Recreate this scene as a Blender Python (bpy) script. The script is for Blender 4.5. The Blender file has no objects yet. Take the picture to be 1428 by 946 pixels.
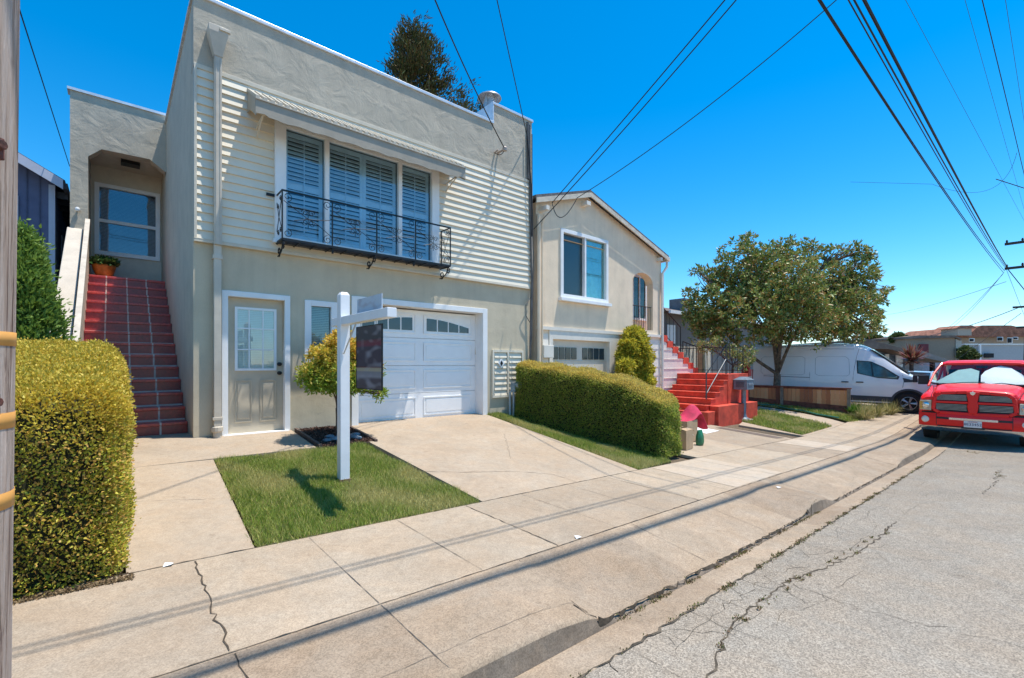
import bpy, bmesh, math, random
import numpy as np
from mathutils import Vector, Matrix
random.seed(7); rng = np.random.default_rng(7)
scene = bpy.context.scene
C = scene.collection
PI = math.pi

# ---------------------------------------------------------------- camera, light, exposure
FPX, CX, HY, EYE = 645.0, 714.0, 508.0, 1.6          # focal length / horizon in photo pixels (1428 x 946)
YAW = math.atan2(751, 645)                           # facade direction (+X) lies this far right of the view axis
cam = bpy.data.objects.new('camera', bpy.data.cameras.new('camera')); C.objects.link(cam)
cam.location = (0, 0, EYE); cam.rotation_euler = (PI/2, 0, YAW - PI/2)
cam.data.sensor_width = 36; cam.data.lens = 36*FPX/1428; cam.data.shift_y = (HY-473)/1428
cam.data.clip_start = .05; cam.data.clip_end = 2000
scene.camera = cam

SUNV = Vector((.23, -.18, 1)).normalized()           # towards the sun
w = bpy.data.worlds.new('World'); scene.world = w; w.use_nodes = True
nt = w.node_tree; bg = nt.nodes['Background']
sky = nt.nodes.new('ShaderNodeTexSky'); sky.sky_type = 'NISHITA'; sky.sun_disc = False
sky.sun_elevation = math.asin(SUNV.z); sky.sun_rotation = math.atan2(SUNV.x, SUNV.y)
sky.air_density = 1.0; sky.dust_density = .0; sky.ozone_density = 5.5
hs = nt.nodes.new('ShaderNodeHueSaturation'); hs.inputs['Saturation'].default_value = 1.38; hs.inputs['Hue'].default_value = .493
nt.links.new(sky.outputs[0], hs.inputs['Color']); nt.links.new(hs.outputs[0], bg.inputs[0]); bg.inputs[1].default_value = .15
sl = bpy.data.lights.new('sun', 'SUN'); sl.energy = 4.2; sl.angle = math.radians(.53); sl.color = (1, .95, .87)
so = bpy.data.objects.new('sun', sl); C.objects.link(so); so.location = (0, 0, 30)
so.rotation_euler = SUNV.to_track_quat('Z', 'Y').to_euler()
scene.view_settings.view_transform = 'Standard'; scene.view_settings.look = 'None'
scene.view_settings.exposure = .55; scene.view_settings.gamma = 1; scene.view_settings.use_curve_mapping = False

# ---------------------------------------------------------------- where things stand
FW = (math.cos(YAW), math.sin(YAW)); RT = (math.sin(YAW), -math.cos(YAW))
def ray(x, y):
    u = (x-CX)/FPX; return (FW[0]+u*RT[0], FW[1]+u*RT[1], (HY-y)/FPX)
def atY(x, y, Y):
    d = ray(x, y); t = Y/d[1]; return (d[0]*t, Y, EYE+d[2]*t)
def atX(x, y, X):
    d = ray(x, y); t = X/d[0]; return (X, d[1]*t, EYE+d[2]*t)
def atD(x, y, D):
    d = ray(x, y); return (d[0]*D, d[1]*D, EYE+d[2]*D)
def lerp(a, b, t): return a+(b-a)*t
def pw(x, pts):
    if x <= pts[0][0]: return pts[0][1]
    for (a, va), (b, vb) in zip(pts, pts[1:]):
        if x <= b: return lerp(va, vb, (x-a)/(b-a))
    return pts[-1][1]
def sw(X): return pw(X, [(-40, 1.39), (14, -.278), (16, -.27), (22, -.05), (60, -.05), (120, 1.0)])
def zf(X): return pw(X, [(-10, .62), (6.3, .53), (8, .14), (13, .06), (20, .1), (60, .3), (120, 1.3)])
def kh(X): return pw(X, [(1.9, .15), (2.1, .142), (2.3, .10), (2.42, .03), (6.1, .022), (6.5, .14), (6.9, .14), (7.3, .022), (11.2, .022), (11.8, .14), (15.0, .14), (15.5, .03), (24, .03), (25, .14)])
def g(X, Y):
    s = sw(X)
    if Y <= 1.63: return s-.165+.02*min(1.63-Y, 5)
    if Y <= 1.88: return lerp(s-.165, s-.18, (Y-1.63)/.25)
    if Y <= 1.92: return s-.18+kh(X)
    if Y <= 2.74: return lerp(s-.18+kh(X), s-.02, (Y-1.92)/.82)
    if Y <= 4.15: return lerp(s-.02, s, (Y-2.74)/1.41)
    f = min(1, (Y-4.15)/3.72); f = f**pw(X, [(14, 1), (18, .5)])
    return lerp(s, zf(X), f) + max(0, Y-60)*.01
def G(x, y):
    d = ray(x, y); t = .5
    while t < 90:
        if EYE+d[2]*t < g(d[0]*t, d[1]*t): break
        t += .01
    return (d[0]*t, d[1]*t)

# ---------------------------------------------------------------- object helpers
def tag(o, label=None, cat=None, group=None, kind=None):
    if label: o['label'] = label
    if cat: o['category'] = cat
    if group: o['group'] = group
    if kind: o['kind'] = kind
    return o
def thing(name, label, cat, loc=(0, 0, 0), rz=0, group=None):
    o = bpy.data.objects.new(name, None); C.objects.link(o); o.location = loc; o.rotation_euler = (0, 0, rz)
    o.empty_display_size = .2
    return tag(o, label, cat, group)
def wloc(o):
    v = Vector((0, 0, 0))
    while o: v += Vector(o.location); o = o.parent
    return v
def copy_tree(o, parent=None):
    c = o.copy(); C.objects.link(c); c.parent = parent
    for ch in [x for x in o.children]: copy_tree(ch, c)
    return c
class MB:
    def __init__(s): s.v = []; s.f = []
    def add(s, vs, fs):
        b = len(s.v); s.v += [tuple(p) for p in vs]; s.f += [tuple(i+b for i in f) for f in fs]; return s
    def quad(s, a, b, c, d): return s.add([a, b, c, d], [(0, 1, 2, 3)])
    def box(s, x0, x1, y0, y1, z0, z1):
        return s.add([(x0,y0,z0),(x1,y0,z0),(x1,y1,z0),(x0,y1,z0),(x0,y0,z1),(x1,y0,z1),(x1,y1,z1),(x0,y1,z1)],
                     [(0,3,2,1),(4,5,6,7),(0,1,5,4),(1,2,6,5),(2,3,7,6),(3,0,4,7)])
    def prism(s, poly, ext, axis='y', closed=True):
        # poly: 2D points; axis y -> (x,z), x -> (y,z), z -> (x,y); ext (a,b)
        n = len(poly); m = {'y': lambda p, e: (p[0], e, p[1]), 'x': lambda p, e: (e, p[0], p[1]), 'z': lambda p, e: (p[0], p[1], e)}[axis]
        vs = [m(p, ext[0]) for p in poly]+[m(p, ext[1]) for p in poly]
        fs = [(i, (i+1) % n, n+(i+1) % n, n+i) for i in range(n)]
        if closed: fs += [tuple(range(n))[::-1], tuple(range(n, 2*n))]
        return s.add(vs, fs)
    def tube(s, pts, r, n=8, cap=True):
        pts = [Vector(p) for p in pts]; m = len(pts)
        rs = r if isinstance(r, (list, tuple)) else [r]*m
        vs = []; fs = []; ref = None
        for i, p in enumerate(pts):
            t = (pts[min(i+1, m-1)]-pts[max(i-1, 0)])
            if t.length < 1e-9: t = Vector((0, 0, 1))
            t.normalize()
            if ref is None: ref = Vector((0, 0, 1)) if abs(t.z) < .9 else Vector((1, 0, 0))
            a = t.cross(ref)
            if a.length < 1e-4: a = t.cross(Vector((1, .3, 0)))
            a.normalize(); b = t.cross(a); ref = -b if False else ref
            for k in range(n):
                q = p+(a*math.cos(2*PI*k/n)+b*math.sin(2*PI*k/n))*rs[i]; vs.append(q)
        for i in range(m-1):
            for k in range(n):
                fs.append((i*n+k, i*n+(k+1) % n, (i+1)*n+(k+1) % n, (i+1)*n+k))
        if cap: fs += [tuple(range(n))[::-1], tuple(range((m-1)*n, m*n))]
        return s.add(vs, fs)
    def lathe(s, prof, c=(0, 0, 0), n=24, axis='z'):
        vs = []; fs = []; m = len(prof)
        for (r, h) in prof:
            for k in range(n):
                a = 2*PI*k/n; x, y = r*math.cos(a), r*math.sin(a)
                p = (x, y, h) if axis == 'z' else ((x, h, y) if axis == 'y' else (h, x, y))
                vs.append((p[0]+c[0], p[1]+c[1], p[2]+c[2]))
        for i in range(m-1):
            for k in range(n):
                fs.append((i*n+k, i*n+(k+1) % n, (i+1)*n+(k+1) % n, (i+1)*n+k))
        return s.add(vs, fs)
    def loft(s, secs, close=False, cap=False):
        n = len(secs[0]); vs = [p for sec in secs for p in sec]; fs = []
        for i in range(len(secs)-1):
            for k in range(n if close else n-1):
                fs.append((i*n+k, i*n+(k+1) % n, (i+1)*n+(k+1) % n, (i+1)*n+k))
        if cap: fs += [tuple(range(n))[::-1], tuple(range((len(secs)-1)*n, len(secs)*n))]
        return s.add(vs, fs)
    def build(s, name, m, parent=None, smooth=False, bevel=0, local=False, sub=0, fixn=True):
        me = bpy.data.meshes.new(name); off = Vector((0, 0, 0)) if (local or not parent) else wloc(parent)
        me.from_pydata([tuple(Vector(p)-off) for p in s.v], [], s.f); me.validate()
        if fixn:
            bm = bmesh.new(); bm.from_mesh(me)
            if smooth or bevel: bmesh.ops.remove_doubles(bm, verts=bm.verts, dist=1e-5)
            bmesh.ops.recalc_face_normals(bm, faces=bm.faces); bm.to_mesh(me); bm.free()
        o = bpy.data.objects.new(name, me); C.objects.link(o); o.parent = parent
        if m: me.materials.append(m)
        if smooth:
            me.shade_smooth()
            try: me.set_sharp_from_angle(angle=math.radians(40 if smooth is True else smooth))
            except Exception: pass
        if bevel:
            b = o.modifiers.new('bevel', 'BEVEL'); b.width = bevel; b.segments = 2; b.limit_method = 'ANGLE'; b.angle_limit = math.radians(40)
        if sub:
            b = o.modifiers.new('sub', 'SUBSURF'); b.levels = sub; b.render_levels = sub
        return o
def struct(o): return tag(o, kind='structure')
def fastmesh(name, V, Fq, m, parent=None, attr=None):
    V = np.asarray(V, dtype=np.float32); off = np.array(wloc(parent) if parent else (0, 0, 0), dtype=np.float32)
    V = V-off; k = Fq.shape[1]
    me = bpy.data.meshes.new(name); me.vertices.add(len(V)); me.vertices.foreach_set('co', V.ravel())
    me.loops.add(Fq.size); me.loops.foreach_set('vertex_index', Fq.ravel().astype(np.int32))
    me.polygons.add(len(Fq)); me.polygons.foreach_set('loop_start', np.arange(0, Fq.size, k, dtype=np.int32))
    me.update(calc_edges=True)
    if attr is not None:
        a = me.attributes.new('tip', 'FLOAT', 'POINT'); a.data.foreach_set('value', np.asarray(attr, dtype=np.float32))
    o = bpy.data.objects.new(name, me); C.objects.link(o); o.parent = parent; me.materials.append(m)
    return o
def norm(a): return a/np.maximum(np.linalg.norm(a, axis=1, keepdims=True), 1e-9)
def leaves(name, P, N, L, Wd, m, parent=None, jit=.6, tip=None, bend=.25):
    # one folded leaf (two quads sharing the midrib) per point, its axis along N plus jitter
    P = np.asarray(P); n = len(P)
    A = norm(np.asarray(N)+rng.normal(0, jit, (n, 3))); B = norm(np.cross(A, rng.normal(0, 1, (n, 3)))); D = np.cross(A, B)
    L = (L*rng.uniform(.65, 1.25, n))[:, None]; Wd = (Wd*rng.uniform(.7, 1.2, n))[:, None]
    v0 = P; v1 = P+A*L*.45+B*Wd*.5+D*L*bend*.5; v2 = P+A*L-D*L*bend*.3; v3 = P+A*L*.45-B*Wd*.5+D*L*bend*.5
    V = np.stack([v0, v1, v2, v3], 1).reshape(-1, 3); i = np.arange(n)*4
    F = np.concatenate([np.stack([i, i+1, i+2], 1), np.stack([i, i+2, i+3], 1)])
    return fastmesh(name, V, F, m, parent, None if tip is None else np.repeat(tip, 4))

# ---------------------------------------------------------------- materials
MATS = {}
def lk(nt, a, b): nt.links.new(a, b)
def mat(name, col, rough=.7, metal=0, var=.12, scale=6., bump=0., bscale=40., spec=.5, fine=0., fscale=150., col2=None, detail=4, coat=0):
    m = bpy.data.materials.new(name); m.use_nodes = True; nt = m.node_tree; b = nt.nodes['Principled BSDF']
    b.inputs['Roughness'].default_value = rough; b.inputs['Metallic'].default_value = metal
    b.inputs['Specular IOR Level'].default_value = spec
    if coat: b.inputs['Coat Weight'].default_value = coat; b.inputs['Coat Roughness'].default_value = .05
    tc = nt.nodes.new('ShaderNodeTexCoord')
    def noise(sc, det=detail, r=.6):
        n = nt.nodes.new('ShaderNodeTexNoise'); n.inputs['Scale'].default_value = sc; n.inputs['Detail'].default_value = det
        n.inputs['Roughness'].default_value = r; lk(nt, tc.outputs['Object'], n.inputs['Vector']); return n
    c2 = col2 or tuple(c*(1-2*var) for c in col); c1 = col if col2 else tuple(min(1, c*(1+var)) for c in col)
    n = noise(scale); r = nt.nodes.new('ShaderNodeValToRGB'); lk(nt, n.outputs['Fac'], r.inputs['Fac'])
    r.color_ramp.elements[0].position = .3; r.color_ramp.elements[1].position = .7
    r.color_ramp.elements[0].color = (*c2, 1); r.color_ramp.elements[1].color = (*c1, 1)
    out = r.outputs['Color']
    if fine:
        n2 = noise(fscale, 2, .8); mx = nt.nodes.new('ShaderNodeMix'); mx.data_type = 'RGBA'; mx.blend_type = 'OVERLAY'
        mx.inputs['Factor'].default_value = fine; lk(nt, out, mx.inputs[6]); lk(nt, n2.outputs['Fac'], mx.inputs[7])
        g2 = nt.nodes.new('ShaderNodeMapRange'); g2.inputs['From Min'].default_value = .3; g2.inputs['From Max'].default_value = .7
        lk(nt, n2.outputs['Fac'], g2.inputs['Value']); lk(nt, g2.outputs[0], mx.inputs[7]); out = mx.outputs[2]
    lk(nt, out, b.inputs['Base Color'])
    if bump:
        n3 = noise(bscale, 5, .6); bp = nt.nodes.new('ShaderNodeBump'); bp.inputs['Strength'].default_value = bump; bp.inputs['Distance'].default_value = .02
        lk(nt, n3.outputs['Fac'], bp.inputs['Height']); lk(nt, bp.outputs[0], b.inputs['Normal'])
    MATS[name] = m; return m
def foliage(name, cols, transl=.25, rough=.5, tipcol=None, spec=.35):
    m = bpy.data.materials.new(name); m.use_nodes = True; nt = m.node_tree; b = nt.nodes['Principled BSDF']; out = nt.nodes['Material Output']
    geo = nt.nodes.new('ShaderNodeNewGeometry'); r = nt.nodes.new('ShaderNodeValToRGB'); lk(nt, geo.outputs['Random Per Island'], r.inputs['Fac'])
    cr = r.color_ramp
    while len(cr.elements) < len(cols): cr.elements.new(.5)
    for i, c in enumerate(cols): cr.elements[i].position = i/(len(cols)-1); cr.elements[i].color = (*c, 1)
    col = r.outputs['Color']
    if tipcol:
        r2 = nt.nodes.new('ShaderNodeValToRGB'); lk(nt, geo.outputs['Random Per Island'], r2.inputs['Fac']); c2 = r2.color_ramp
        while len(c2.elements) < len(tipcol): c2.elements.new(.5)
        for i, c in enumerate(tipcol): c2.elements[i].position = i/(len(tipcol)-1); c2.elements[i].color = (*c, 1)
        at = nt.nodes.new('ShaderNodeAttribute'); at.attribute_name = 'tip'
        mx = nt.nodes.new('ShaderNodeMix'); mx.data_type = 'RGBA'; lk(nt, at.outputs['Fac'], mx.inputs['Factor']); lk(nt, col, mx.inputs[6]); lk(nt, r2.outputs['Color'], mx.inputs[7]); col = mx.outputs[2]
    lk(nt, col, b.inputs['Base Color']); b.inputs['Roughness'].default_value = rough; b.inputs['Specular IOR Level'].default_value = spec
    tr = nt.nodes.new('ShaderNodeBsdfTranslucent'); lk(nt, col, tr.inputs['Color'])
    ms = nt.nodes.new('ShaderNodeMixShader'); ms.inputs[0].default_value = transl
    lk(nt, b.outputs[0], ms.inputs[1]); lk(nt, tr.outputs[0], ms.inputs[2]); lk(nt, ms.outputs[0], out.inputs['Surface'])
    return m
def glass(name, tint=(.8, .9, .95), base=.035, rough=.02):
    m = bpy.data.materials.new(name); m.use_nodes = True; nt = m.node_tree; out = nt.nodes['Material Output']; nt.nodes.remove(nt.nodes['Principled BSDF'])
    t = nt.nodes.new('ShaderNodeBsdfTransparent'); t.inputs[0].default_value = (*tint, 1)
    gl = nt.nodes.new('ShaderNodeBsdfGlossy'); gl.inputs['Roughness'].default_value = rough; gl.inputs['Color'].default_value = (.9, .95, 1, 1)
    lw = nt.nodes.new('ShaderNodeLayerWeight'); lw.inputs['Blend'].default_value = .35
    mr = nt.nodes.new('ShaderNodeMapRange'); mr.inputs['To Min'].default_value = base; mr.inputs['To Max'].default_value = .45
    lk(nt, lw.outputs['Fresnel'], mr.inputs['Value'])
    tc = nt.nodes.new('ShaderNodeTexCoord'); n = nt.nodes.new('ShaderNodeTexNoise'); n.inputs['Scale'].default_value = 1.6; lk(nt, tc.outputs['Object'], n.inputs['Vector'])
    bp = nt.nodes.new('ShaderNodeBump'); bp.inputs['Strength'].default_value = .04; bp.inputs['Distance'].default_value = .02; lk(nt, n.outputs['Fac'], bp.inputs['Height']); lk(nt, bp.outputs[0], gl.inputs['Normal'])
    ms = nt.nodes.new('ShaderNodeMixShader'); lk(nt, mr.outputs[0], ms.inputs[0]); lk(nt, t.outputs[0], ms.inputs[1]); lk(nt, gl.outputs[0], ms.inputs[2])
    lk(nt, ms.outputs[0], out.inputs['Surface']); return m

def ground_mat(name, base, light, dark, speck=.5, sscale=160, bump=.25, rough=.9, blotch=1.2, crack=0, panel=None):
    """concrete / asphalt: large blotches, medium stains, aggregate speckle"""
    m = bpy.data.materials.new(name); m.use_nodes = True; nt = m.node_tree; b = nt.nodes['Principled BSDF']
    b.inputs['Roughness'].default_value = rough; b.inputs['Specular IOR Level'].default_value = .25
    tc = nt.nodes.new('ShaderNodeTexCoord')
    def noise(sc, det=5, r=.6, dist=0):
        n = nt.nodes.new('ShaderNodeTexNoise'); n.inputs['Scale'].default_value = sc; n.inputs['Detail'].default_value = det
        n.inputs['Roughness'].default_value = r; n.inputs['Distortion'].default_value = dist; lk(nt, tc.outputs['Object'], n.inputs['Vector']); return n.outputs['Fac']
    def ramp(src, a, ca, bb, cb):
        r = nt.nodes.new('ShaderNodeValToRGB'); lk(nt, src, r.inputs['Fac']); e = r.color_ramp.elements
        e[0].position = a; e[1].position = bb; e[0].color = (*ca, 1); e[1].color = (*cb, 1); return r.outputs['Color']
    def mix(fac, a, bcol, mode='MIX'):
        x = nt.nodes.new('ShaderNodeMix'); x.data_type = 'RGBA'; x.blend_type = mode
        if isinstance(fac, (int, float)): x.inputs['Factor'].default_value = fac
        else: lk(nt, fac, x.inputs['Factor'])
        lk(nt, a, x.inputs[6]); lk(nt, bcol, x.inputs[7]) ; return x.outputs[2]
    c = ramp(noise(blotch, 6, .65, .6), .32, base, .68, light)
    st = ramp(noise(blotch*3.1, 6, .7, 1.2), .35, (1, 1, 1), .72, tuple(min(1, d/bc) for d, bc in zip(dark, base)))
    c = mix(.55, c, st, 'MULTIPLY')
    vor = nt.nodes.new('ShaderNodeTexVoronoi'); vor.inputs['Scale'].default_value = sscale; lk(nt, tc.outputs['Object'], vor.inputs['Vector'])
    sp = nt.nodes.new('ShaderNodeSeparateColor'); lk(nt, vor.outputs['Color'], sp.inputs[0])
    k = ramp(sp.outputs[0], .05, (.42, .42, .42), .85, (1.0, 1.0, 1.0)); c = mix(speck, c, k, 'MULTIPLY')
    f = ramp(noise(sscale*.35, 3, .8), .35, (.8, .8, .8), .65, (1, 1, 1)); c = mix(speck*.8, c, f, 'MULTIPLY')
    s6 = ramp(noise(2.3, 4, .6, .8), .38, (1.04, .99, .93), .62, (.97, .985, .99)); c = mix(.75, c, s6, 'MULTIPLY')
    s7 = ramp(noise(16, 4, .7, .3), .35, (.90, .89, .88), .6, (1.03, 1.03, 1.03)); c = mix(.8, c, s7, 'MULTIPLY')
    # big stains, worn spots and drips
    s3 = ramp(noise(.55, 5, .6, 1.5), .55, (1, 1, 1), .75, (.80, .79, .78)); c = mix(.8, c, s3, 'MULTIPLY')
    s4 = ramp(noise(28, 2, .5), .70, (1, 1, 1), .76, (.62, .60, .58)); c = mix(.5, c, s4, 'MULTIPLY')
    s2 = ramp(noise(7.3, 3, .5), .68, (1, 1, 1), .74, (.72, .7, .68)); c = mix(.6, c, s2, 'MULTIPLY')
    if crack:
        v2 = nt.nodes.new('ShaderNodeTexVoronoi'); v2.feature = 'DISTANCE_TO_EDGE'; v2.inputs['Scale'].default_value = crack
        ns = nt.nodes.new('ShaderNodeTexNoise'); ns.inputs['Scale'].default_value = 3; ns.inputs['Detail'].default_value = 6; lk(nt, tc.outputs['Object'], ns.inputs['Vector'])
        mv = nt.nodes.new('ShaderNodeMix'); mv.data_type = 'RGBA'; mv.inputs['Factor'].default_value = .25; lk(nt, tc.outputs['Object'], mv.inputs[6]); lk(nt, ns.outputs['Color'], mv.inputs[7]); lk(nt, mv.outputs[2], v2.inputs['Vector'])
        ck = ramp(v2.outputs['Distance'], .0, (.3, .28, .25), .008, (1, 1, 1)); ck2 = ramp(noise(.35, 2), .5, (1, 1, 1), .62, (0, 0, 0))
        x = nt.nodes.new('ShaderNodeMix'); x.data_type = 'RGBA'; x.blend_type = 'MULTIPLY'; lk(nt, ck2, x.inputs['Factor']); lk(nt, c, x.inputs[6]); lk(nt, ck, x.inputs[7]); c = x.outputs[2]
    if panel:
        sx = nt.nodes.new('ShaderNodeSeparateXYZ'); lk(nt, tc.outputs['Object'], sx.inputs[0])
        m1 = nt.nodes.new('ShaderNodeMath'); m1.operation = 'SUBTRACT'; m1.inputs[1].default_value = panel[0]; lk(nt, sx.outputs[0], m1.inputs[0])
        m2 = nt.nodes.new('ShaderNodeMath'); m2.operation = 'DIVIDE'; m2.inputs[1].default_value = panel[1]; lk(nt, m1.outputs[0], m2.inputs[0])
        m3 = nt.nodes.new('ShaderNodeMath'); m3.operation = 'FLOOR'; lk(nt, m2.outputs[0], m3.inputs[0])
        wn = nt.nodes.new('ShaderNodeTexWhiteNoise'); wn.noise_dimensions = '1D'; lk(nt, m3.outputs[0], wn.inputs['W'])
        c = mix(1.0, c, ramp(wn.outputs['Value'], 0, (.86, .84, .82), 1, (1.06, 1.05, 1.03)), 'MULTIPLY')
    lk(nt, c, b.inputs['Base Color'])
    bp = nt.nodes.new('ShaderNodeBump'); bp.inputs['Strength'].default_value = bump; bp.inputs['Distance'].default_value = .01
    lk(nt, sp.outputs[0], bp.inputs['Height']); lk(nt, bp.outputs[0], b.inputs['Normal'])
    return m
def stucco(name, col, bump=.5, sc=3.2):
    m = mat(name, col, .92, var=.05, scale=2.5, fine=.12, fscale=90, spec=.2); nt = m.node_tree; b = nt.nodes['Principled BSDF']
    tc = nt.nodes.new('ShaderNodeTexCoord')
    # rain streaks: vertical stretched grime
    src = b.inputs['Base Color'].links[0].from_socket
    mp_ = nt.nodes.new('ShaderNodeMapping'); mp_.inputs['Scale'].default_value = (5, 5, .45); lk(nt, tc.outputs['Object'], mp_.inputs[0])
    n5 = nt.nodes.new('ShaderNodeTexNoise'); n5.inputs['Scale'].default_value = 1.3; n5.inputs['Detail'].default_value = 6; lk(nt, mp_.outputs[0], n5.inputs['Vector'])
    r5 = nt.nodes.new('ShaderNodeMapRange'); r5.inputs['From Min'].default_value = .48; r5.inputs['From Max'].default_value = .75; r5.inputs['To Min'].default_value = 1; r5.inputs['To Max'].default_value = .91; lk(nt, n5.outputs['Fac'], r5.inputs['Value'])
    m5 = nt.nodes.new('ShaderNodeMix'); m5.data_type = 'RGBA'; m5.blend_type = 'MULTIPLY'; m5.inputs['Factor'].default_value = 1; lk(nt, src, m5.inputs[6]); lk(nt, r5.outputs[0], m5.inputs[7]); lk(nt, m5.outputs[2], b.inputs['Base Color'])
    n1 = nt.nodes.new('ShaderNodeTexNoise'); n1.inputs['Scale'].default_value = sc; n1.inputs['Detail'].default_value = 8; n1.inputs['Roughness'].default_value = .55; n1.inputs['Distortion'].default_value = .6
    lk(nt, tc.outputs['Object'], n1.inputs['Vector'])
    n2 = nt.nodes.new('ShaderNodeTexNoise'); n2.inputs['Scale'].default_value = 120; n2.inputs['Detail'].default_value = 2; lk(nt, tc.outputs['Object'], n2.inputs['Vector'])
    b1 = nt.nodes.new('ShaderNodeBump'); b1.inputs['Strength'].default_value = bump; b1.inputs['Distance'].default_value = .05; lk(nt, n1.outputs['Fac'], b1.inputs['Height'])
    b2 = nt.nodes.new('ShaderNodeBump'); b2.inputs['Strength'].default_value = .35; b2.inputs['Distance'].default_value = .004; lk(nt, n2.outputs['Fac'], b2.inputs['Height'])
    lk(nt, b1.outputs[0], b2.inputs['Normal']); lk(nt, b2.outputs[0], b.inputs['Normal']); return m

M_conc = ground_mat('sidewalk_concrete', (.46, .37, .275), (.54, .445, .34), (.37, .295, .215), .5, 170, panel=(.45, 2.43))
M_strip = ground_mat('kerb_strip_concrete', (.40, .31, .22), (.49, .39, .29), (.29, .22, .155), .55, 150, blotch=1.8, panel=(1.26, 1.16))
M_drive = ground_mat('driveway_concrete', (.44, .345, .25), (.50, .405, .305), (.37, .285, .205), .35, 190, blotch=.9)
M_new = ground_mat('new_concrete', (.50, .41, .315), (.54, .45, .35), (.45, .365, .275), .25, 190)
M_asph = ground_mat('old_asphalt', (.43, .37, .295), (.51, .445, .36), (.36, .305, .24), .85, 135, 1.0, blotch=.5, crack=0)
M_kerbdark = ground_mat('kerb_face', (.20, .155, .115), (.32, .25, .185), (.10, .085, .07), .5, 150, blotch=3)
M_soil = ground_mat('soil', (.16, .12, .08), (.24, .18, .12), (.08, .06, .04), .7, 60, .8)
M_dirt = mat('crack_dirt', (.085, .062, .04), 1, var=.3, scale=20)
M_ash = mat('joint', (.17, .14, .11), 1, var=.3, scale=20)
M_lawnbase = ground_mat('lawn_base', (.09, .10, .025), (.15, .14, .04), (.06, .07, .02), .6, 60, .6, blotch=2.5)
# ================================================================ GROUND
def sheet(name, xs, ys, m, dz=0., zfun=None):
    zfun = zfun or g; V = [(x, y, zfun(x, y)+dz) for x in xs for y in ys]; n = len(ys)
    F = [(i*n+j, (i+1)*n+j, (i+1)*n+j+1, i*n+j+1) for i in range(len(xs)-1) for j in range(n-1)]
    return struct(MB().add(V, F).build(name, m, smooth=60))
def frange(a, b, s): n = max(1, int(round((b-a)/s))); return [a+(b-a)*i/n for i in range(n+1)]
XS = [-40, -20, -10]+frange(-6, 26, .25)+[30, 40, 60, 90, 120]
sheet('ground', [-600, -200, -60]+XS+[200, 400, 900], [-600, -200, -60, -15]+[1.5, 1.9, 4.1, 5, 6, 7, 8, 10, 14, 20, 40, 80, 200, 900], M_soil, -.07,
      lambda x, y: g(max(-40, min(120, x)), min(y, 60)) - (.1 if y < 2.2 else 0))
sheet('street', XS, [-14, -8, -4, -2, 0, 1, 1.63], M_asph, 0)
gut = MB()
def rows(prof, name, m):
    n = len(prof); V = [(x, y, f(x)) for x in XS for (y, f) in prof]
    F = [(i*n+j, (i+1)*n+j, (i+1)*n+j+1, i*n+j+1) for i in range(len(XS)-1) for j in range(n-1)]
    return struct(MB().add(V, F).build(name, m, smooth=50))
rows([(1.60, lambda x: sw(x)-.19), (1.63, lambda x: sw(x)-.16), (1.68, lambda x: sw(x)-.157), (1.86, lambda x: sw(x)-.175)], 'gutter', M_strip)
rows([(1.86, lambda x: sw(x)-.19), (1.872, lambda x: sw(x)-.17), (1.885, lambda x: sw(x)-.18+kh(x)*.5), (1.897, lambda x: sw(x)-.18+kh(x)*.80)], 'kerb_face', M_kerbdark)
rows([(1.896, lambda x: sw(x)-.182+kh(x)*.80), (1.907, lambda x: sw(x)-.18+kh(x)*.92), (1.925, lambda x: sw(x)-.179+kh(x)*.98), (1.95, lambda x: sw(x)-.178+kh(x)), (2.02, lambda x: g(x, 2.02)+.002), (2.1, lambda x: g(x, 2.1)), (2.4, lambda x: g(x, 2.4)), (2.733, lambda x: g(x, 2.733))], 'kerb_strip', M_strip)
rows([(2.74, lambda x: g(x, 2.74)-.03), (2.741, lambda x: g(x, 2.742)), (3.2, lambda x: g(x, 3.2)), (3.7, lambda x: g(x, 3.7)), (4.145, lambda x: g(x, 4.145)), (4.147, lambda x: g(x, 4.147)-.03)], 'sidewalk', M_conc)
def patch(name, c, m, dz=0., nx=10, ny=10, skirt=.05, s=True):
    """four XY corners (front-left, front-right, back-right, back-left) draped on the ground"""
    a, b, cc, d = c; V = []
    for i in range(nx+1):
        for j in range(ny+1):
            u, v = i/nx, j/ny; x = lerp(lerp(a[0], b[0], u), lerp(d[0], cc[0], u), v); y = lerp(lerp(a[1], b[1], u), lerp(d[1], cc[1], u), v)
            V.append((x, y, g(x, y)+dz))
    n = ny+1; F = [(i*n+j, (i+1)*n+j, (i+1)*n+j+1, i*n+j+1) for i in range(nx) for j in range(ny)]
    mb = MB().add(V, F)
    ring = [(i, 0) for i in range(nx+1)]+[(nx, j) for j in range(1, n)]+[(i, ny) for i in range(nx-1, -1, -1)]+[(0, j) for j in range(ny-1, 0, -1)]
    R = [V[i*n+j] for i, j in ring]; k = len(R)
    mb.add(R+[(p[0], p[1], p[2]-skirt) for p in R], [(i, (i+1) % k, k+(i+1) % k, k+i) for i in range(k)])
    o = mb.build(name, m, smooth=50)
    return struct(o) if s else o
FY = 7.87
patch('walkway', [(.06, 4.155), (.85, 4.155), (.92, 6.72), (.06, 6.72)], M_drive, 0)
patch('walkway', [(.06, 6.722), (2.17, 6.80), (2.13, 7.86), (.06, 7.86)], M_drive, 0)
patch('walkway', [(-.5, 7.862), (.84, 7.862), (.84, 8.55), (-.5, 8.55)], M_drive, 0, 4, 4)
patch('driveway', [(3.13, 4.155), (6.14, 4.155), (6.0, 8.25), (2.86, 8.25)], M_drive, 0, 16, 16)
patch('side_driveway', [(8.0, 4.155), (12.7, 4.155), (12.25, 7.86), (7.75, 7.86)], M_conc, 0, 16, 12)
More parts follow.
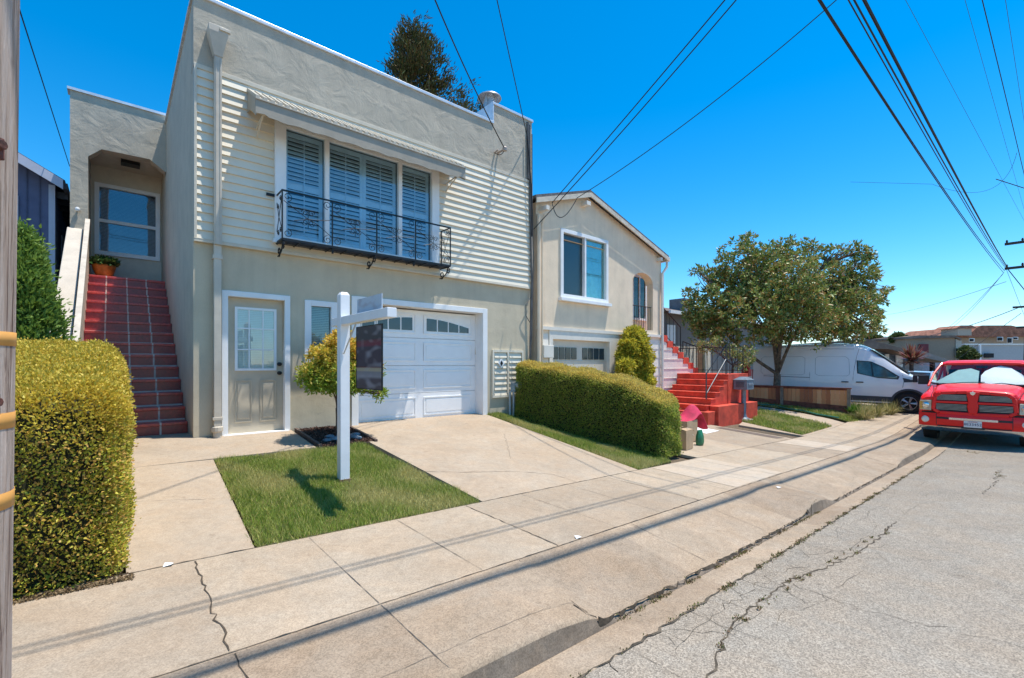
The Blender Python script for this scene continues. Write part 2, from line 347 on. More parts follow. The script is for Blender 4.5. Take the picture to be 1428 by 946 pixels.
patch('side_driveway', [(20.1, 4.155), (27, 4.155), (27, 12), (20.6, 12)], M_drive, 0, 8, 8)
patch('sidewalk_panel', [(6.35, 2.76), (8.0, 2.76), (8.05, 4.1), (6.45, 4.1)], M_new, .004, 6, 6, .003)
patch('sidewalk_panel', [(11.55, 2.76), (12.6, 2.76), (12.6, 4.1), (11.5, 4.1)], M_new, .004, 6, 6, .003)
# grass: soil bed + blades
M_blade = foliage('grass_blades', [(.09, .17, .02), (.26, .37, .045), (.36, .42, .07), (.55, .48, .17), (.15, .25, .03)], .35, .6, [(.56, .48, .18), (.64, .55, .24)])
def lawn(c, n, h=.045, wd=.007, name='lawn_soil', z=.0):
    patch(name, c, M_lawnbase, z-.01, 10, 10)
    a, b, cc, d = [np.array(p) for p in c]
    u = rng.random(n)[:, None]; v = rng.random(n)[:, None]; u += np.where((u < .03) | (u > .97), rng.normal(0, .008, (n, 1)), 0); v += np.where((v < .03) | (v > .97), rng.normal(0, .008, (n, 1)), 0)
    P2 = (a*(1-u)+b*u)*(1-v)+(d*(1-u)+cc*u)*v
    z0 = np.array([g(x, y) for x, y in P2])-.012+z
    hh = h*rng.uniform(.4, 1.45, n)*(1+.35*np.sin(P2[:, 0]*7+np.sin(P2[:, 1]*5))*np.sin(P2[:, 1]*6)); an = rng.uniform(0, 2*PI, n)
    e = np.minimum(np.minimum(u, 1-u), np.minimum(v, 1-v))[:, 0]
    dx = np.cos(an)*wd/2; dy = np.sin(an)*wd/2; lx = rng.normal(0, .4, n)*hh; ly = rng.normal(0, .4, n)*hh
    V = np.stack([np.stack([P2[:, 0]-dx, P2[:, 1]-dy, z0], 1), np.stack([P2[:, 0]+dx, P2[:, 1]+dy, z0], 1), np.stack([P2[:, 0]+lx, P2[:, 1]+ly, z0+hh], 1)], 1).reshape(-1, 3)
    dry = np.clip((np.sin(P2[:, 0]*3.1+1+np.sin(P2[:, 1]*4))*np.sin(P2[:, 1]*2.7+2+np.sin(P2[:, 0]*5))*1.3+.1+rng.normal(0, .3, n)), 0, 1)*.75
    return fastmesh('lawn', V, np.arange(3*n).reshape(-1, 3), M_blade, None, np.repeat(dry, 3))
l1 = lawn([(.87, 4.17), (3.10, 4.17), (2.83, 6.74), (.94, 6.68)], 70000); tag(l1, 'square of mown green grass around the white sign post', 'grass', kind='stuff')
l2 = lawn([(6.17, 4.17), (7.25, 4.25), (6.95, 8.1), (6.03, 8.1)], 30000, .05, .009); tag(l2, 'narrow strip of grass between the driveway and the long clipped hedge', 'grass', kind='stuff')
def lawnpx(px, n, label, h=.07, wd=.02):
    c = [G(*p) for p in px]; o = lawn(c, n, h, wd); tag(o, label, 'grass', kind='stuff')
lawnpx([(1118, 606), (1160, 594), (1060, 571), (1036, 588)], 9000, 'small green lawn beside the grey mailbox post')
lawnpx([(1187, 589), (1222, 583), (1060, 560), (1050, 564)], 8000, 'thin band of grass along the low wooden fence')
c0 = [G(*p) for p in [(1125, 608), (1192, 592), (1058, 566), (1030, 592)]]
patch('garden_path', c0, M_drive, -.016, 10, 10)
# dead leaves and twigs along the foot of the hedges
n = 2600; P = np.c_[rng.uniform(-1.2, .09, n), 4.06+np.abs(rng.normal(0, .05, n))-.03]; P = np.c_[P, [g(x, y)+.004 for x, y in P]]
o = leaves('leaf_litter', P, np.c_[rng.normal(0, 1, (n, 2)), rng.uniform(0, .3, n)], .025, .012, foliage('litter_leaf', [(.10, .06, .03), (.22, .14, .07), (.34, .24, .12), (.06, .04, .02)], .1, .8), None, .2); tag(o, 'brown fallen leaves along the foot of the big yellow hedge', 'leaf litter', kind='stuff')
# planting bed
patch('bed_soil', [(2.24, 6.80), (3.05, 6.76), (3.0, 7.86), (2.2, 7.86)], mat('mulch_soil', (.04, .025, .018), 1, var=.4, scale=30, bump=.8), 0)
n = 5200; P = np.stack([rng.uniform(2.24, 3.02, n), rng.uniform(6.80, 7.84, n)], 1); P = np.c_[P, [g(x, y) for x, y in P]]; P[:, 2] += rng.uniform(.0, .02, n)
o = leaves('wood_mulch', P, np.c_[rng.normal(0, 1, (n, 2)), rng.uniform(0, .35, n)], .035, .016, foliage('mulch', [(.03, .015, .01), (.10, .045, .03), (.2, .11, .08), (.05, .025, .02)], 0, .9), None, .2)
tag(o, 'dark red brown wood mulch under the small maple tree', 'mulch', kind='stuff')
M_edge = mat('edging', (.13, .09, .07), .9, var=.25, scale=30)
for (a, b, lb_) in (((2.19, 7.84), (2.23, 6.79), 'dark timber edging board between the walkway and the mulch bed'), ((3.06, 6.77), (3.0, 7.84), 'dark timber edging board between the mulch bed and the driveway')):
    t = MB()
    p = [(lerp(a[0], b[0], i/6), lerp(a[1], b[1], i/6)) for i in range(7)]
    t.loft([[(x-.02, y, g(x, y)-.03), (x-.02, y, g(x, y)+.035), (x+.02, y, g(x, y)+.035), (x+.02, y, g(x, y)-.03)] for x, y in p], True, True)
    tag(t.build('bed_edging', M_edge), lb_, 'edging')
# stones in the bed
M_stone = mat('river_stone', (.20, .24, .27), .7, var=.25, scale=9, bump=.3, bscale=20)
stone_me = None
sp = [(2.52, 7.05, .075, 'blue grey'), (2.66, 7.2, .065, 'blue grey'), (2.5, 7.2, .075, 'blue grey'), (2.66, 6.98, .07, 'blue grey'), (2.85, 7.03, .085, 'blue grey'), (2.9, 7.2, .07, 'blue grey'), (2.8, 7.15, .06, 'blue grey'), (2.4, 7.02, .06, 'blue grey')]
for i, (x, y, r, nm) in enumerate(sp):
    me = MB(); a = []
    bm = bmesh.new(); bmesh.ops.create_icosphere(bm, subdivisions=2, radius=1)
    for v in bm.verts:
        k = 1+.12*math.sin(v.co.x*3+i)+.1*math.cos(v.co.y*4+i*2); v.co = Vector((v.co.x*r*k*1.2, v.co.y*r*k*.85, v.co.z*r*.5*k))
    m_ = bpy.data.meshes.new('stone'); bm.to_mesh(m_); bm.free(); m_.shade_smooth(); m_.materials.append(M_stone)
    o = bpy.data.objects.new('stone', m_); C.objects.link(o); o.location = (x, y, g(x, y)+.02); o.rotation_euler = (0, 0, i*1.3)
    tag(o, ['largest smooth blue grey stone on the mulch, left of the sign post', 'flat blue grey stone right beside the largest one on the mulch', 'blue grey stone behind the largest one, nearest the house wall', 'blue grey stone at the lawn edge of the mulch bed, left of the post', 'larger of the pale stones right of the sign post on the mulch', 'pale stone behind the larger one right of the sign post', 'small pale stone just right of the maple stem', 'leftmost small stone near the timber edging by the walkway'][i], 'stone', 'stones in the mulch bed')

# joints and cracks: thin dirt-filled lines
RW = .5
def ribbon(mb, pts, wd, dz=.003, jit=.0, step=.06, wj=.55):
    P = []
    for (a, b) in zip(pts, pts[1:]):
        L = math.hypot(b[0]-a[0], b[1]-a[1]); k = max(1, int(L/step))
        for i in range(k): P.append((lerp(a[0], b[0], i/k)+random.gauss(0, jit), lerp(a[1], b[1], i/k)+random.gauss(0, jit)))
    P.append(pts[-1]); secs = []
    for i, p in enumerate(P):
        q = P[min(i+1, len(P)-1)]; r = P[max(i-1, 0)]; dx, dy = q[0]-r[0], q[1]-r[1]; l = math.hypot(dx, dy) or 1
        ww = wd*RW*(1+random.uniform(-wj, wj))/2; nx, ny = -dy/l*ww, dx/l*ww
        A = (p[0]+nx, p[1]+ny); B = (p[0]-nx, p[1]-ny)
        secs.append([(A[0], A[1], g(*A)+dz), (B[0], B[1], g(*B)+dz)])
    mb.loft(secs)
jt = MB(); ck = MB()
for k in range(0, 24):
    X = .45+.81*k*1.0
    if k % 3 == 0: ribbon(ck, [(X, 2.75), (X, 4.12)], .016, .005, .004 if k else .012)
    else: ribbon(jt, [(X, 2.75), (X, 4.12)], .008, .005)
for X in (-1.9, -3.5): ribbon(ck, [(X, 2.75), (X, 4.12)], .014, .005)
ribbon(ck, [(.45, 2.72), (.52, 1.95)], .012, .004, .01)
for X in (1.26, 3.9, 5.2, 6.6, 8.4, 10.1, 12, 13.5): ribbon(jt, [(X, 1.95), (X, 2.72)], .008, .004, .002)
for X in (2.42, 7.35, 11.4): ribbon(ck, [(X, 2.72), (X-.1, 1.95)], .014, .004, .008)
ribbon(ck, [(-4, 2.737), (3, 2.737)], .010, .004, .003); ribbon(ck, [(3, 2.737), (20, 2.737)], .012, .004, .003)
ribbon(ck, [(-2, 4.15), (22, 4.15)], .012, .004, .004)
ribbon(ck, [(2.35, 1.885), (4, 1.883), (6.4, 1.885)], .022, .012, .006)
ribbon(ck, [(7.3, 1.885), (11.4, 1.885)], .015, .012, .006)
def pxr(mb, px, wd, jit=.008, **k): ribbon(mb, [G(*p) for p in px], wd, jit=jit, **k)
pxr(ck, [(577, 658), (640, 659), (720, 658), (770, 662), (803, 672)], .010, .006)
pxr(jt, [(704, 606), (708, 622), (712, 640)], .010, .012)
pxr(ck, [(804, 893), (822, 905), (848, 920), (862, 938)], .014, .01)
pxr(ck, [(800, 845), (818, 856), (832, 861)], .02, .006)
pxr(ck, [(190, 700), (300, 697)], .005, .006)
pxr(ck, [(700, 700), (760, 715)], .003, .004)
o = jt.build('sidewalk_joints', M_ash); struct(o); o = ck.build('pavement_cracks', M_dirt); struct(o)
ac = MB(); jt2 = MB()
pxr(ac, [(985, 960), (1005, 905), (1012, 880), (1062, 838), (1100, 812), (1150, 792), (1195, 772), (1232, 745), (1250, 728)], .026, .014)
pxr(ac, [(1195, 660), (1180, 690), (1130, 740)], .006, .02); pxr(ac, [(1395, 655), (1390, 672), (1372, 690)], .02, .02)
pxr(ac, [(1010, 850), (1080, 800), (1130, 790)], .008, .02); pxr(ac, [(905, 885), (950, 880), (1010, 884)], .006, .012)
pxr(ac, [(1100, 815), (1200, 850), (1428, 905)], .007, .02); pxr(ac, [(1060, 760), (1120, 775), (1240, 760)], .006, .015)
ribbon(ac, [(1.2, 1.625), (4, 1.625), (8, 1.62), (15, 1.625)], .03, .006, .008)
for i in range(46):
    X = 2.3+i*.21+random.uniform(-.1, .1); L_ = random.uniform(.15, .62)*min(1, .5+X/10); a0 = random.gauss(0, .25)
    ribbon(ac, [(X, 1.62), (X+a0*L_*.5+random.gauss(0, .02), 1.62-L_*.5), (X+a0*L_, 1.62-L_)], random.uniform(.003, .007), .004, .006)
for i in range(26):
    X = 2.5+i*.4+random.uniform(-.1, .1); Y = random.uniform(1.0, 1.5); ribbon(ac, [(X, Y), (X+.3, Y+random.gauss(0, .05)), (X+random.uniform(.4, .8), Y+random.gauss(0, .08))], .004, .004, .006)
ribbon(jt2, [(-1, 2.09), (1.2, 2.085), (2.35, 2.07)], .005, .004, .004)
struct(jt2.build('kerb_joint', M_ash)); struct(ac.build('street_cracks', mat('asphalt_crack', (.12, .095, .065), 1, var=.4, scale=15)))
# weeds in the gutter and street cracks
M_weed = foliage('weeds', [(.12, .16, .03), (.2, .2, .05), (.25, .18, .08), (.22, .11, .05), (.16, .11, .06)], .2, .7)
wp = []
def weed(cx, cy, s, n):
    for _ in range(n):
        x, y = cx+random.gauss(0, s), cy+random.gauss(0, s*.45); wp.append((x, y, g(x, y)+random.uniform(0, .01)))
for i in range(60): X = 2.4+i*.07+random.uniform(0, .1); weed(X, 1.862, .03, random.choice([0, 0, 12, 40]))
for i in range(110): X = 1.4+i*.10+random.uniform(0, .08); weed(X, 1.625, .035, random.choice([0, 5, 18, 50]))
for i in range(26): a = G(lerp(1000, 1245, i/25), lerp(905, 735, (i/25)**.8)); weed(a[0], a[1], .02, random.choice([0, 0, 6, 20]))
for px in [(1005, 905), (1030, 865), (1062, 838), (1100, 812), (1110, 808), (1195, 772), (1390, 660), (1350, 630), (1155, 596), (1237, 745)]: a = G(*px); weed(a[0], a[1], .025, 22)
for px, n_ in [((1375, 612), 60), ((1360, 632), 50), ((1395, 665), 60), ((698, 459+200), 0)]: a = G(*px); weed(a[0], a[1], .1, n_)
wp = np.array(wp); o = leaves('gutter_weeds', wp, np.tile([[0, 0, 1]], (len(wp), 1)), .018, .010, M_weed, None, .8)
tag(o, 'small green and dry weeds growing in the gutter and street cracks', 'weeds', kind='stuff')

# ================================================================ MAIN HOUSE
M_stw = stucco('grey_beige_stucco', (.50, .445, .355)); M_st_low = stucco('lower_stucco', (.60, .515, .375), .10, 6)
M_side = mat('cream_siding', (.78, .70, .555), .6, var=.03, scale=3); M_white = mat('white_paint', (.86, .85, .83), .45, var=.03, scale=4)
M_trim = mat('beige_trim', (.64, .57, .45), .6, var=.05); M_dsp = mat('downspout_paint', (.58, .51, .41), .5, var=.06, scale=5)
M_cap = mat('galvanised_cap', (.72, .74, .76), .4, .4, var=.08, scale=6); M_iron = mat('black_iron', (.012, .012, .013), .45, .3, var=.2)
M_glass = glass('window_glass'); M_glassd = glass('dark_window_glass', (.25, .3, .32), .16); M_dark = mat('dark_interior', (.02, .022, .025), .9, var=.2)
M_blind = mat('shutter_white', (.86, .86, .84), .5, var=.03)
house = thing('stucco_house', 'two storey grey beige stucco house with clapboards, ribbed awning and red tiled steps', 'house', (4, FY, .5))
def holes_wall(mb, x0, x1, z0, z1, holes, y0, depth):
    xs = sorted({x0, x1, *[h[0] for h in holes], *[h[1] for h in holes]}); zs = sorted({z0, z1, *[h[2] for h in holes], *[h[3] for h in holes]})
    for a, b in zip(xs, xs[1:]):
        for c, d in zip(zs, zs[1:]):
            if not any(h[0] <= a and b <= h[1] and h[2] <= c and d <= h[3] for h in holes):
                mb.quad((a, y0, c), (b, y0, c), (b, y0, d), (a, y0, d))
    for h in holes:
        a, b, c, d = h[:4]; y1 = y0+depth
        mb.quad((a, y0, c), (a, y1, c), (a, y1, d), (a, y0, d)); mb.quad((b, y0, c), (b, y1, c), (b, y1, d), (b, y0, d))
        mb.quad((a, y0, d), (a, y1, d), (b, y1, d), (b, y0, d)); mb.quad((a, y0, c), (a, y1, c), (b, y1, c), (b, y0, c))
XL, XR, ZB, ZS, ZM, ZT, ZT2 = .84, 7.33, .4, 3.36, 5.80, 6.78, 7.2
mb = MB(); holes_wall(mb, XL, XR, ZB, ZS, [(1.257, 2.033, .55, 2.603), (2.42, 2.76, 1.70, 2.55), (3.217, 5.933, .45, 2.683)], FY, .34)
mb.quad((XL, FY, ZS), (XR, FY, ZS), (XR, 7.82, ZS), (XL, 7.82, ZS))
mb.build('ground_floor_wall', M_st_low, house)
mb = MB(); mb.box(XL-.003, 6.20, 7.835, 8.1, ZM, ZT); mb.box(6.201, XR+.003, 7.835, 8.1, ZM, ZT2)
mb.build('parapet_wall', M_stw, house)
mb = MB(); mb.box(XL, XR, 7.815, 7.835, ZM-.03, ZM+.035); mb.box(XL, XR, 7.80, 7.868, ZS-.035, ZS+.012); mb.box(XL, XL+.035, 7.80, 7.86, ZS+.012, ZM-.03); mb.box(XR-.04, XR, 7.80, 7.86, ZS+.012, ZM-.03)
mb.build('siding_trim', M_trim, house, bevel=.004)
# clapboards
WX0, WX1, WZ0, WZ1 = 1.93, 4.74, 3.56, 5.37
mb = MB(); NR = 19; e = (ZM-.03-ZS)/NR
for i in range(NR):
    z0 = ZS+.012+e*i; z1 = z0+e+.001
    iv = [(XL+.035, XR-.04)] if z1 <= WZ0+.02 or z0 >= WZ1-.02 else [(XL+.035, WX0+.02), (WX1-.02, XR-.04)]
    for a, b in iv:
        mb.add([(a, 7.808, z0), (b, 7.808, z0), (b, 7.836, z1), (a, 7.836, z1), (a, 7.85, z0), (b, 7.85, z0)], [(0, 1, 2, 3), (0, 4, 5, 1)])
mb.build('clapboard_siding', M_side, house)
# side and rear shell
mb = MB(); YB = 20
mb.quad((XL, FY, ZB), (XL, YB, ZB), (XL, YB, ZT), (XL, FY, ZT))
mb.quad((XR, 7.85, ZB), (XR, YB, ZB), (XR, YB, ZT), (XR, 7.85, ZT)); mb.quad((XL, YB, ZB), (XR, YB, ZB), (XR, YB, ZT), (XL, YB, ZT))
mb.build('side_wall', stucco('side_stucco', (.58, .50, .385), .12, 6), house)
mb = MB().box(XL+.05, XR-.05, 8.1, YB, 6.4, 6.5); mb.build('roof', mat('roof_gravel', (.3, .29, .28), .9), house)
mb = MB(); mb.box(XL-.03, 6.2, 7.805, 8.14, ZT, ZT+.055); mb.box(6.17, XR+.03, 7.805, 8.14, ZT2, ZT2+.05); mb.box(XL-.03, XL+.1, 8.14, YB, ZT, ZT+.05); mb.box(6.165, 6.2, 7.812, 8.6, ZT+.055, ZT2+.049); mb.box(6.201, XR+.002, 8.1, 8.6, ZT, ZT2-.002)
mb.build('parapet_cap', M_cap, house, bevel=.006)
# vent chimney on roof
cx_, cy_ = 6.69, 8.6
fl = MB(); fl.lathe([(.14, 6.5), (.14, 7.72)], (cx_, cy_, 0)); fl.lathe([(.13, 7.7), (.13, 7.9)], (cx_, cy_, 0))
fl.lathe([(.02, 7.98), (.27, 7.87), (.28, 7.845), (.26, 7.845), (.02, 7.93)], (cx_, cy_, 0))
for k in range(4): a = k*PI/2+.5; fl.box(cx_+.2*math.cos(a)-.008, cx_+.2*math.cos(a)+.008, cy_+.2*math.sin(a)-.008, cy_+.2*math.sin(a)+.008, 7.62, 7.9)
fl.build('vent_chimney', mat('vent_metal', (.42, .43, .44), .45, .6, var=.15, scale=8), house, smooth=True)
# ---- front window with plantation shutters
win = MB(); win.box(WX0-.06, WX0+.10, 7.76, 7.86, WZ0-.03, WZ1); win.box(WX1-.10, WX1+.06, 7.76, 7.86, WZ0-.03, WZ1)
win.box(WX0+.10, WX1-.10, 7.765, 7.86, WZ1-.07, WZ1); win.box(WX0-.09, WX1+.09, 7.74, 7.86, WZ0-.09, WZ0-.031); win.box(WX0+.10, WX1-.10, 7.765, 7.86, WZ0-.03, WZ0+.03)
XM = [2.66, 3.98]
for x in XM: win.box(x-.035, x+.035, 7.77, 7.86, WZ0+.03, WZ1-.07)
wo = win.build('front_window', M_white, house, bevel=.004)
mb = MB().box(WX0-.04, WX1+.04, 8.25, 8.28, WZ0-.1, WZ1+.1); mb.quad((WX0-.05, 7.86, WZ0-.09), (WX0-.05, 8.25, WZ0-.09), (WX0-.05, 8.25, WZ1), (WX0-.05, 7.86, WZ1)); mb.quad((WX1+.05, 7.86, WZ0-.09), (WX1+.05, 8.25, WZ0-.09), (WX1+.05, 8.25, WZ1), (WX1+.05, 7.86, WZ1)); mb.build('window_interior', M_dark, house)
cells = [(WX0+.10, XM[0]-.035), (XM[0]+.035, XM[1]-.035), (XM[1]+.035, WX1-.10)]
for (a, b) in cells: MB().box(a, b, 7.825, 7.829, WZ0+.03, WZ1-.07).build('pane', M_glass, wo)
def shutter(a, b, z0, z1, y):
    mb = MB(); s = .055; mb.box(a, a+s, y, y+.03, z0, z1); mb.box(b-s, b, y, y+.03, z0, z1); mb.box(a+s, b-s, y, y+.03, z0, z0+.09); mb.box(a+s, b-s, y, y+.03, z1-.07, z1)
    zm = lerp(z0, z1, .5); mb.box(a+s, b-s, y, y+.03, zm-.04, zm+.04)
    for (p, q) in ((z0+.09, zm-.04), (zm+.04, z1-.07)):
        k = int((q-p)/.066)
        for i in range(k):
            z = p+(i+.5)*(q-p)/k; hh = .029
            mb.add([(a+s, y-.012, z-hh), (b-s, y-.012, z-hh), (b-s, y+.038, z+hh), (a+s, y+.038, z+hh), (a+s, y-.006, z-hh-.007), (b-s, y-.006, z-hh-.007), (b-s, y+.044, z+hh-.007), (a+s, y+.044, z+hh-.007)], [(0, 1, 2, 3), (4, 7, 6, 5), (0, 4, 5, 1), (3, 2, 6, 7)])
    mb.box((a+b)/2-.006, (a+b)/2+.006, y-.03, y-.018, z0+.12, z1-.1)
    return mb.build('shutter', M_blind, wo)
for (a, b) in [cells[0], (cells[1][0], sum(cells[1])/2-.002), (sum(cells[1])/2+.002, cells[1][1]), cells[2]]: shutter(a, b, WZ0+.03, WZ1-.07, 7.90)
# ---- awning
AX0, AX1, AYF, AZF = 1.50, 5.08, 7.29, 5.36
mb = MB(); k = 36; zt = 5.70
for i in range(k):
    a = lerp(AX0, AX1, i/k); b = lerp(AX0, AX1, (i+.5)/k); c = lerp(AX0, AX1, (i+1)/k)
    for (p, q, h) in ((a, b, .034), (b, c, .0)):
        mb.add([(p, AYF-.03, AZF-.01+h), (q, AYF-.03, AZF-.01+h), (q, 7.83, zt+h), (p, 7.83, zt+h), (p, AYF-.03, AZF-.03), (q, AYF-.03, AZF-.03), (q, 7.83, zt-.02), (p, 7.83, zt-.02)],
               [(0, 1, 2, 3), (4, 7, 6, 5), (0, 4, 5, 1), (1, 5, 6, 2), (3, 2, 6, 7), (0, 3, 7, 4)])
aw = mb.build('awning', mat('awning_metal', (.50, .45, .36), .45, .0, var=.08), house)
mb = MB(); pts = []
n_ = 60
top = [(lerp(AX0, AX1, i/n_), AZF-.012) for i in range(n_+1)]; bot = [(lerp(AX0, AX1, i/n_), AZF-.255+.02*abs(math.sin(i/n_*PI*9))+(.0 if 2 < i < n_-2 else .03)) for i in range(n_+1)]
mb.prism(top+bot[::-1], (AYF-.012, AYF+.006)); 
for x in (AX0, AX1-.015): mb.prism([(AYF, AZF-.25), (AYF, AZF-.012), (7.82, zt-.02), (7.82, AZF+.0), (7.6, AZF-.05)], (x, x+.015), 'x')
mb.build('valance', mat('awning_valance', (.38, .33, .255), .5, var=.06), aw)
mb = MB()
for x in (AX0+.12, AX1-.12): mb.tube([(x, 7.8, 5.15), (x, AYF+.05, 5.2)], .012); mb.tube([(x, 7.8, 5.0), (x, AYF+.05, 5.2)], .012)
mb.box(AX0+.02, AX1-.02, 7.77, 7.815, 5.42, 5.50); mb.build('awning_bracket', M_trim, aw)
# ---- wrought iron balcony
bal = MB(); by = 7.47; zb, zt_ = 3.47, 4.20
px_posts = [atY(x, 300, by)[0] for x in (393.6, 463.5, 525.4, 579.5, 628)]
B0, B1 = px_posts[0], px_posts[-1]
bal.box(B0-.01, B1+.01, by-.008, by+.008, zt_-.012, zt_+.012)
for s in (by-.012, by+.09, by+.16, by+.23, by+.30): bal.box(B0, B1, s, s+.03, zb-.008, zb+.008)
for i in range(13): x = lerp(B0, B1-.02, i/12); bal.box(x, x+.018, by, 7.81, zb-.02, zb-.008)
bal.box(B0, B1, by-.014, by-.006, zb-.018, zb+.018)
for x in px_posts: bal.box(x-.009, x+.009, by-.009, by+.009, zb, zt_)
for x in (B0, B1): bal.box(x-.008, x+.008, by, 7.81, zt_-.01, zt_+.01); bal.box(x-.008, x+.008, by, 7.81, zb-.01, zb+.02); bal.box(x-.008, x+.008, 7.78, 7.80, zb, zt_)
bal.box(B0-.14, B0, 7.79, 7.812, zt_-.02, zt_+.02)
bal.build('balcony_frame', M_iron, house)
def spiral(c, r, a0, turns, pl='x', d=1, n=16):
    out = []
    for i in range(n+1):
        t = i/n; a = a0+d*turns*2*PI*t; rr = r*(1-.78*t); u, v = rr*math.cos(a), rr*math.sin(a)
        out.append((c[0]+u, c[1], c[2]+v) if pl == 'x' else (c[0], c[1]+u, c[2]+v))
    return out
sc = MB(); R = .0055
for x in px_posts:
    for sx in (-1, 1):
        if B0-.01 < x+sx*.1 < B1+.01:
            for sz, zz in ((1, zt_-.085), (-1, zb+.1)): sc.tube(spiral((x+sx*.075, by, zz), .068, PI/2*(1 if sz < 0 else 3), 1.35, 'x', sx*sz), R, 4)
for a, b in zip(px_posts, px_posts[1:]):
    m_ = (a+b)/2; zc = (zb+zt_)/2
    sc.tube([(a+.02, by, zt_-.15), (lerp(a, m_, .6), by, zc+.09), (m_-.03, by, zc+.02), (lerp(m_, b, .4), by, zc-.06), (b-.02, by, zb+.16)], R, 4)
    sc.tube([(b-.03, by, zc+.05), (lerp(m_, b, .5), by, zc+.02), (m_, by, zc), (lerp(a, m_, .45), by, zc-.06)], R, 4)
    sc.tube([(m_, by, zc-.13), (m_, by, zc+.15)], R, 4)
    for sx in (-1, 1):
        for sz in (-1, 1): sc.tube(spiral((m_+sx*.05, by, zc+sz*.075+.02), .05, 0 if sx > 0 else PI, 1.3, 'x', sx*sz), R, 4)
for x in (B0, B1):
    sc.tube([(x, by, zt_-.05), (x, 7.62, 3.9), (x, 7.77, 3.62)], R, 4); sc.tube([(x, 7.77, zt_-.1), (x, 7.66, 3.85), (x, by, 3.6)], R, 4)
    for (yy, zz) in ((7.56, 4.1), (7.68, 3.6), (7.55, 3.62), (7.7, 4.0)): sc.tube(spiral((x, yy, zz), .05, 0, 1.3, 'y'), R, 4)
for x in (B0+.02, (B0+B1)/2-.03, B1-.03):
    sc.tube([(x, 7.8, zb-.2)]+[(x, 7.8-.28*math.sin(t*PI/2), zb-.2+.17*(1-math.cos(t*PI/2))) for t in [i/8 for i in range(1, 9)]], .011, 5)
    sc.tube(spiral((x, 7.73, zb-.14), .075, -PI/2, 1.2, 'y', -1), .011, 5); sc.tube(spiral((x, by+.03, zb-.09), .06, PI/2, 1.2, 'y', 1), .011, 5)
for x in (B0+.75, B0+2.2): sc.box(x-.012, x+.012, by+.01, by+.035, zb-.1, zb)
sc.build('balcony_scrollwork', M_iron, house)
# ---- entry door
fr = MB(); fr.box(1.18, 1.26, 7.845, 8.0, .53, 2.68); fr.box(2.03, 2.11, 7.845, 8.0, .53, 2.68); fr.box(1.26, 2.03, 7.845, 8.0, 2.60, 2.68)
fr.box(1.2, 2.09, 7.82, 7.98, .52, .56); dof = fr.build('door_frame', M_white, house, bevel=.005)
M_door = mat('door_paint', (.56, .475, .35), .75, var=.04)
d = MB(); d.box(1.26, 2.03, 7.955, 8.0, .56, 2.60)
for (a, b) in ((1.36, 1.59), (1.70, 1.93)):
    for (i, o_) in ((0, .012), ):
        d.box(a, b, 7.944, 7.956, .72, .735); d.box(a, b, 7.944, 7.956, 1.345, 1.36); d.box(a, a+.015, 7.944, 7.956, .735, 1.345); d.box(b-.015, b, 7.944, 7.956, .735, 1.345); d.box(a+.04, b-.04, 7.947, 7.956, .775, 1.305)
door = d.build('door', M_door, house, bevel=.003)
wz0, wz1, wx0, wx1 = 1.50, 2.46, 1.36, 1.93
lt = MB(); lt.box(wx0, wx0+.035, 7.93, 7.955, wz0, wz1); lt.box(wx1-.035, wx1, 7.93, 7.955, wz0, wz1); lt.box(wx0+.035, wx1-.035, 7.93, 7.955, wz0, wz0+.035); lt.box(wx0+.035, wx1-.035, 7.93, 7.955, wz1-.035, wz1)
for i in (1, 2):
    x = lerp(wx0, wx1, i/3); z = lerp(wz0, wz1, i/3); lt.box(x-.009, x+.009, 7.937, 7.95, wz0+.035, wz1-.035); lt.box(wx0+.035, wx1-.035, 7.938, 7.951, z-.009, z+.009)
lt.build('door_window_frame', M_white, door)
bl = MB(); 
for i in range(34): z = wz0+.04+i*.0265; bl.quad((wx0+.03, 7.951, z), (wx1-.03, 7.951, z), (wx1-.03, 7.9535, z+.024), (wx0+.03, 7.9535, z+.024))
bl.build('door_blind', mat('blind_slats', (.85, .82, .74), .7, var=.04), door)
MB().box(wx0+.03, wx1-.03, 7.942, 7.944, wz0+.03, wz1-.03).build('door_pane', glass('door_glass', (.9, .95, .95), .05), door)
for z in (1.46, 1.60): MB().lathe([(.001, 7.895), (.028, 7.90), (.03, 7.915), (.014, 7.925), (.014, 7.94), (.032, 7.945), (.032, 7.956)], (1.975, 0, z), 16, 'y').build('door_knob', M_iron, door, smooth=True)
# ---- small window
mb = MB(); a, b, c, d_ = 2.33, 2.85, 1.62, 2.64
mb.box(a, a+.10, 7.84, 7.9, c, d_); mb.box(b-.10, b, 7.84, 7.9, c, d_); mb.box(a+.10, b-.10, 7.84, 7.9, c, c+.09); mb.box(a+.10, b-.10, 7.84, 7.9, d_-.09, d_)
mb.box(a+.1, b-.1, 7.88, 7.90, c+.09, c+.11); sw_ = mb.build('small_window', M_white, house, bevel=.004)
MB().box(a+.1, b-.1, 7.895, 7.9, c+.09, d_-.09).build('pane', M_glass, sw_)
bl = MB()
for i in range(30): z = c+.1+i*.0285; bl.quad((a+.1, 7.925, z), (b-.1, 7.925, z), (b-.1, 7.935, z+.025), (a+.1, 7.935, z+.025))
bl.build('blind', mat('small_blind', (.52, .54, .42), .7, var=.05), sw_); MB().box(a, b, 8.0, 8.02, c, d_).build('window_back', M_dark, sw_)
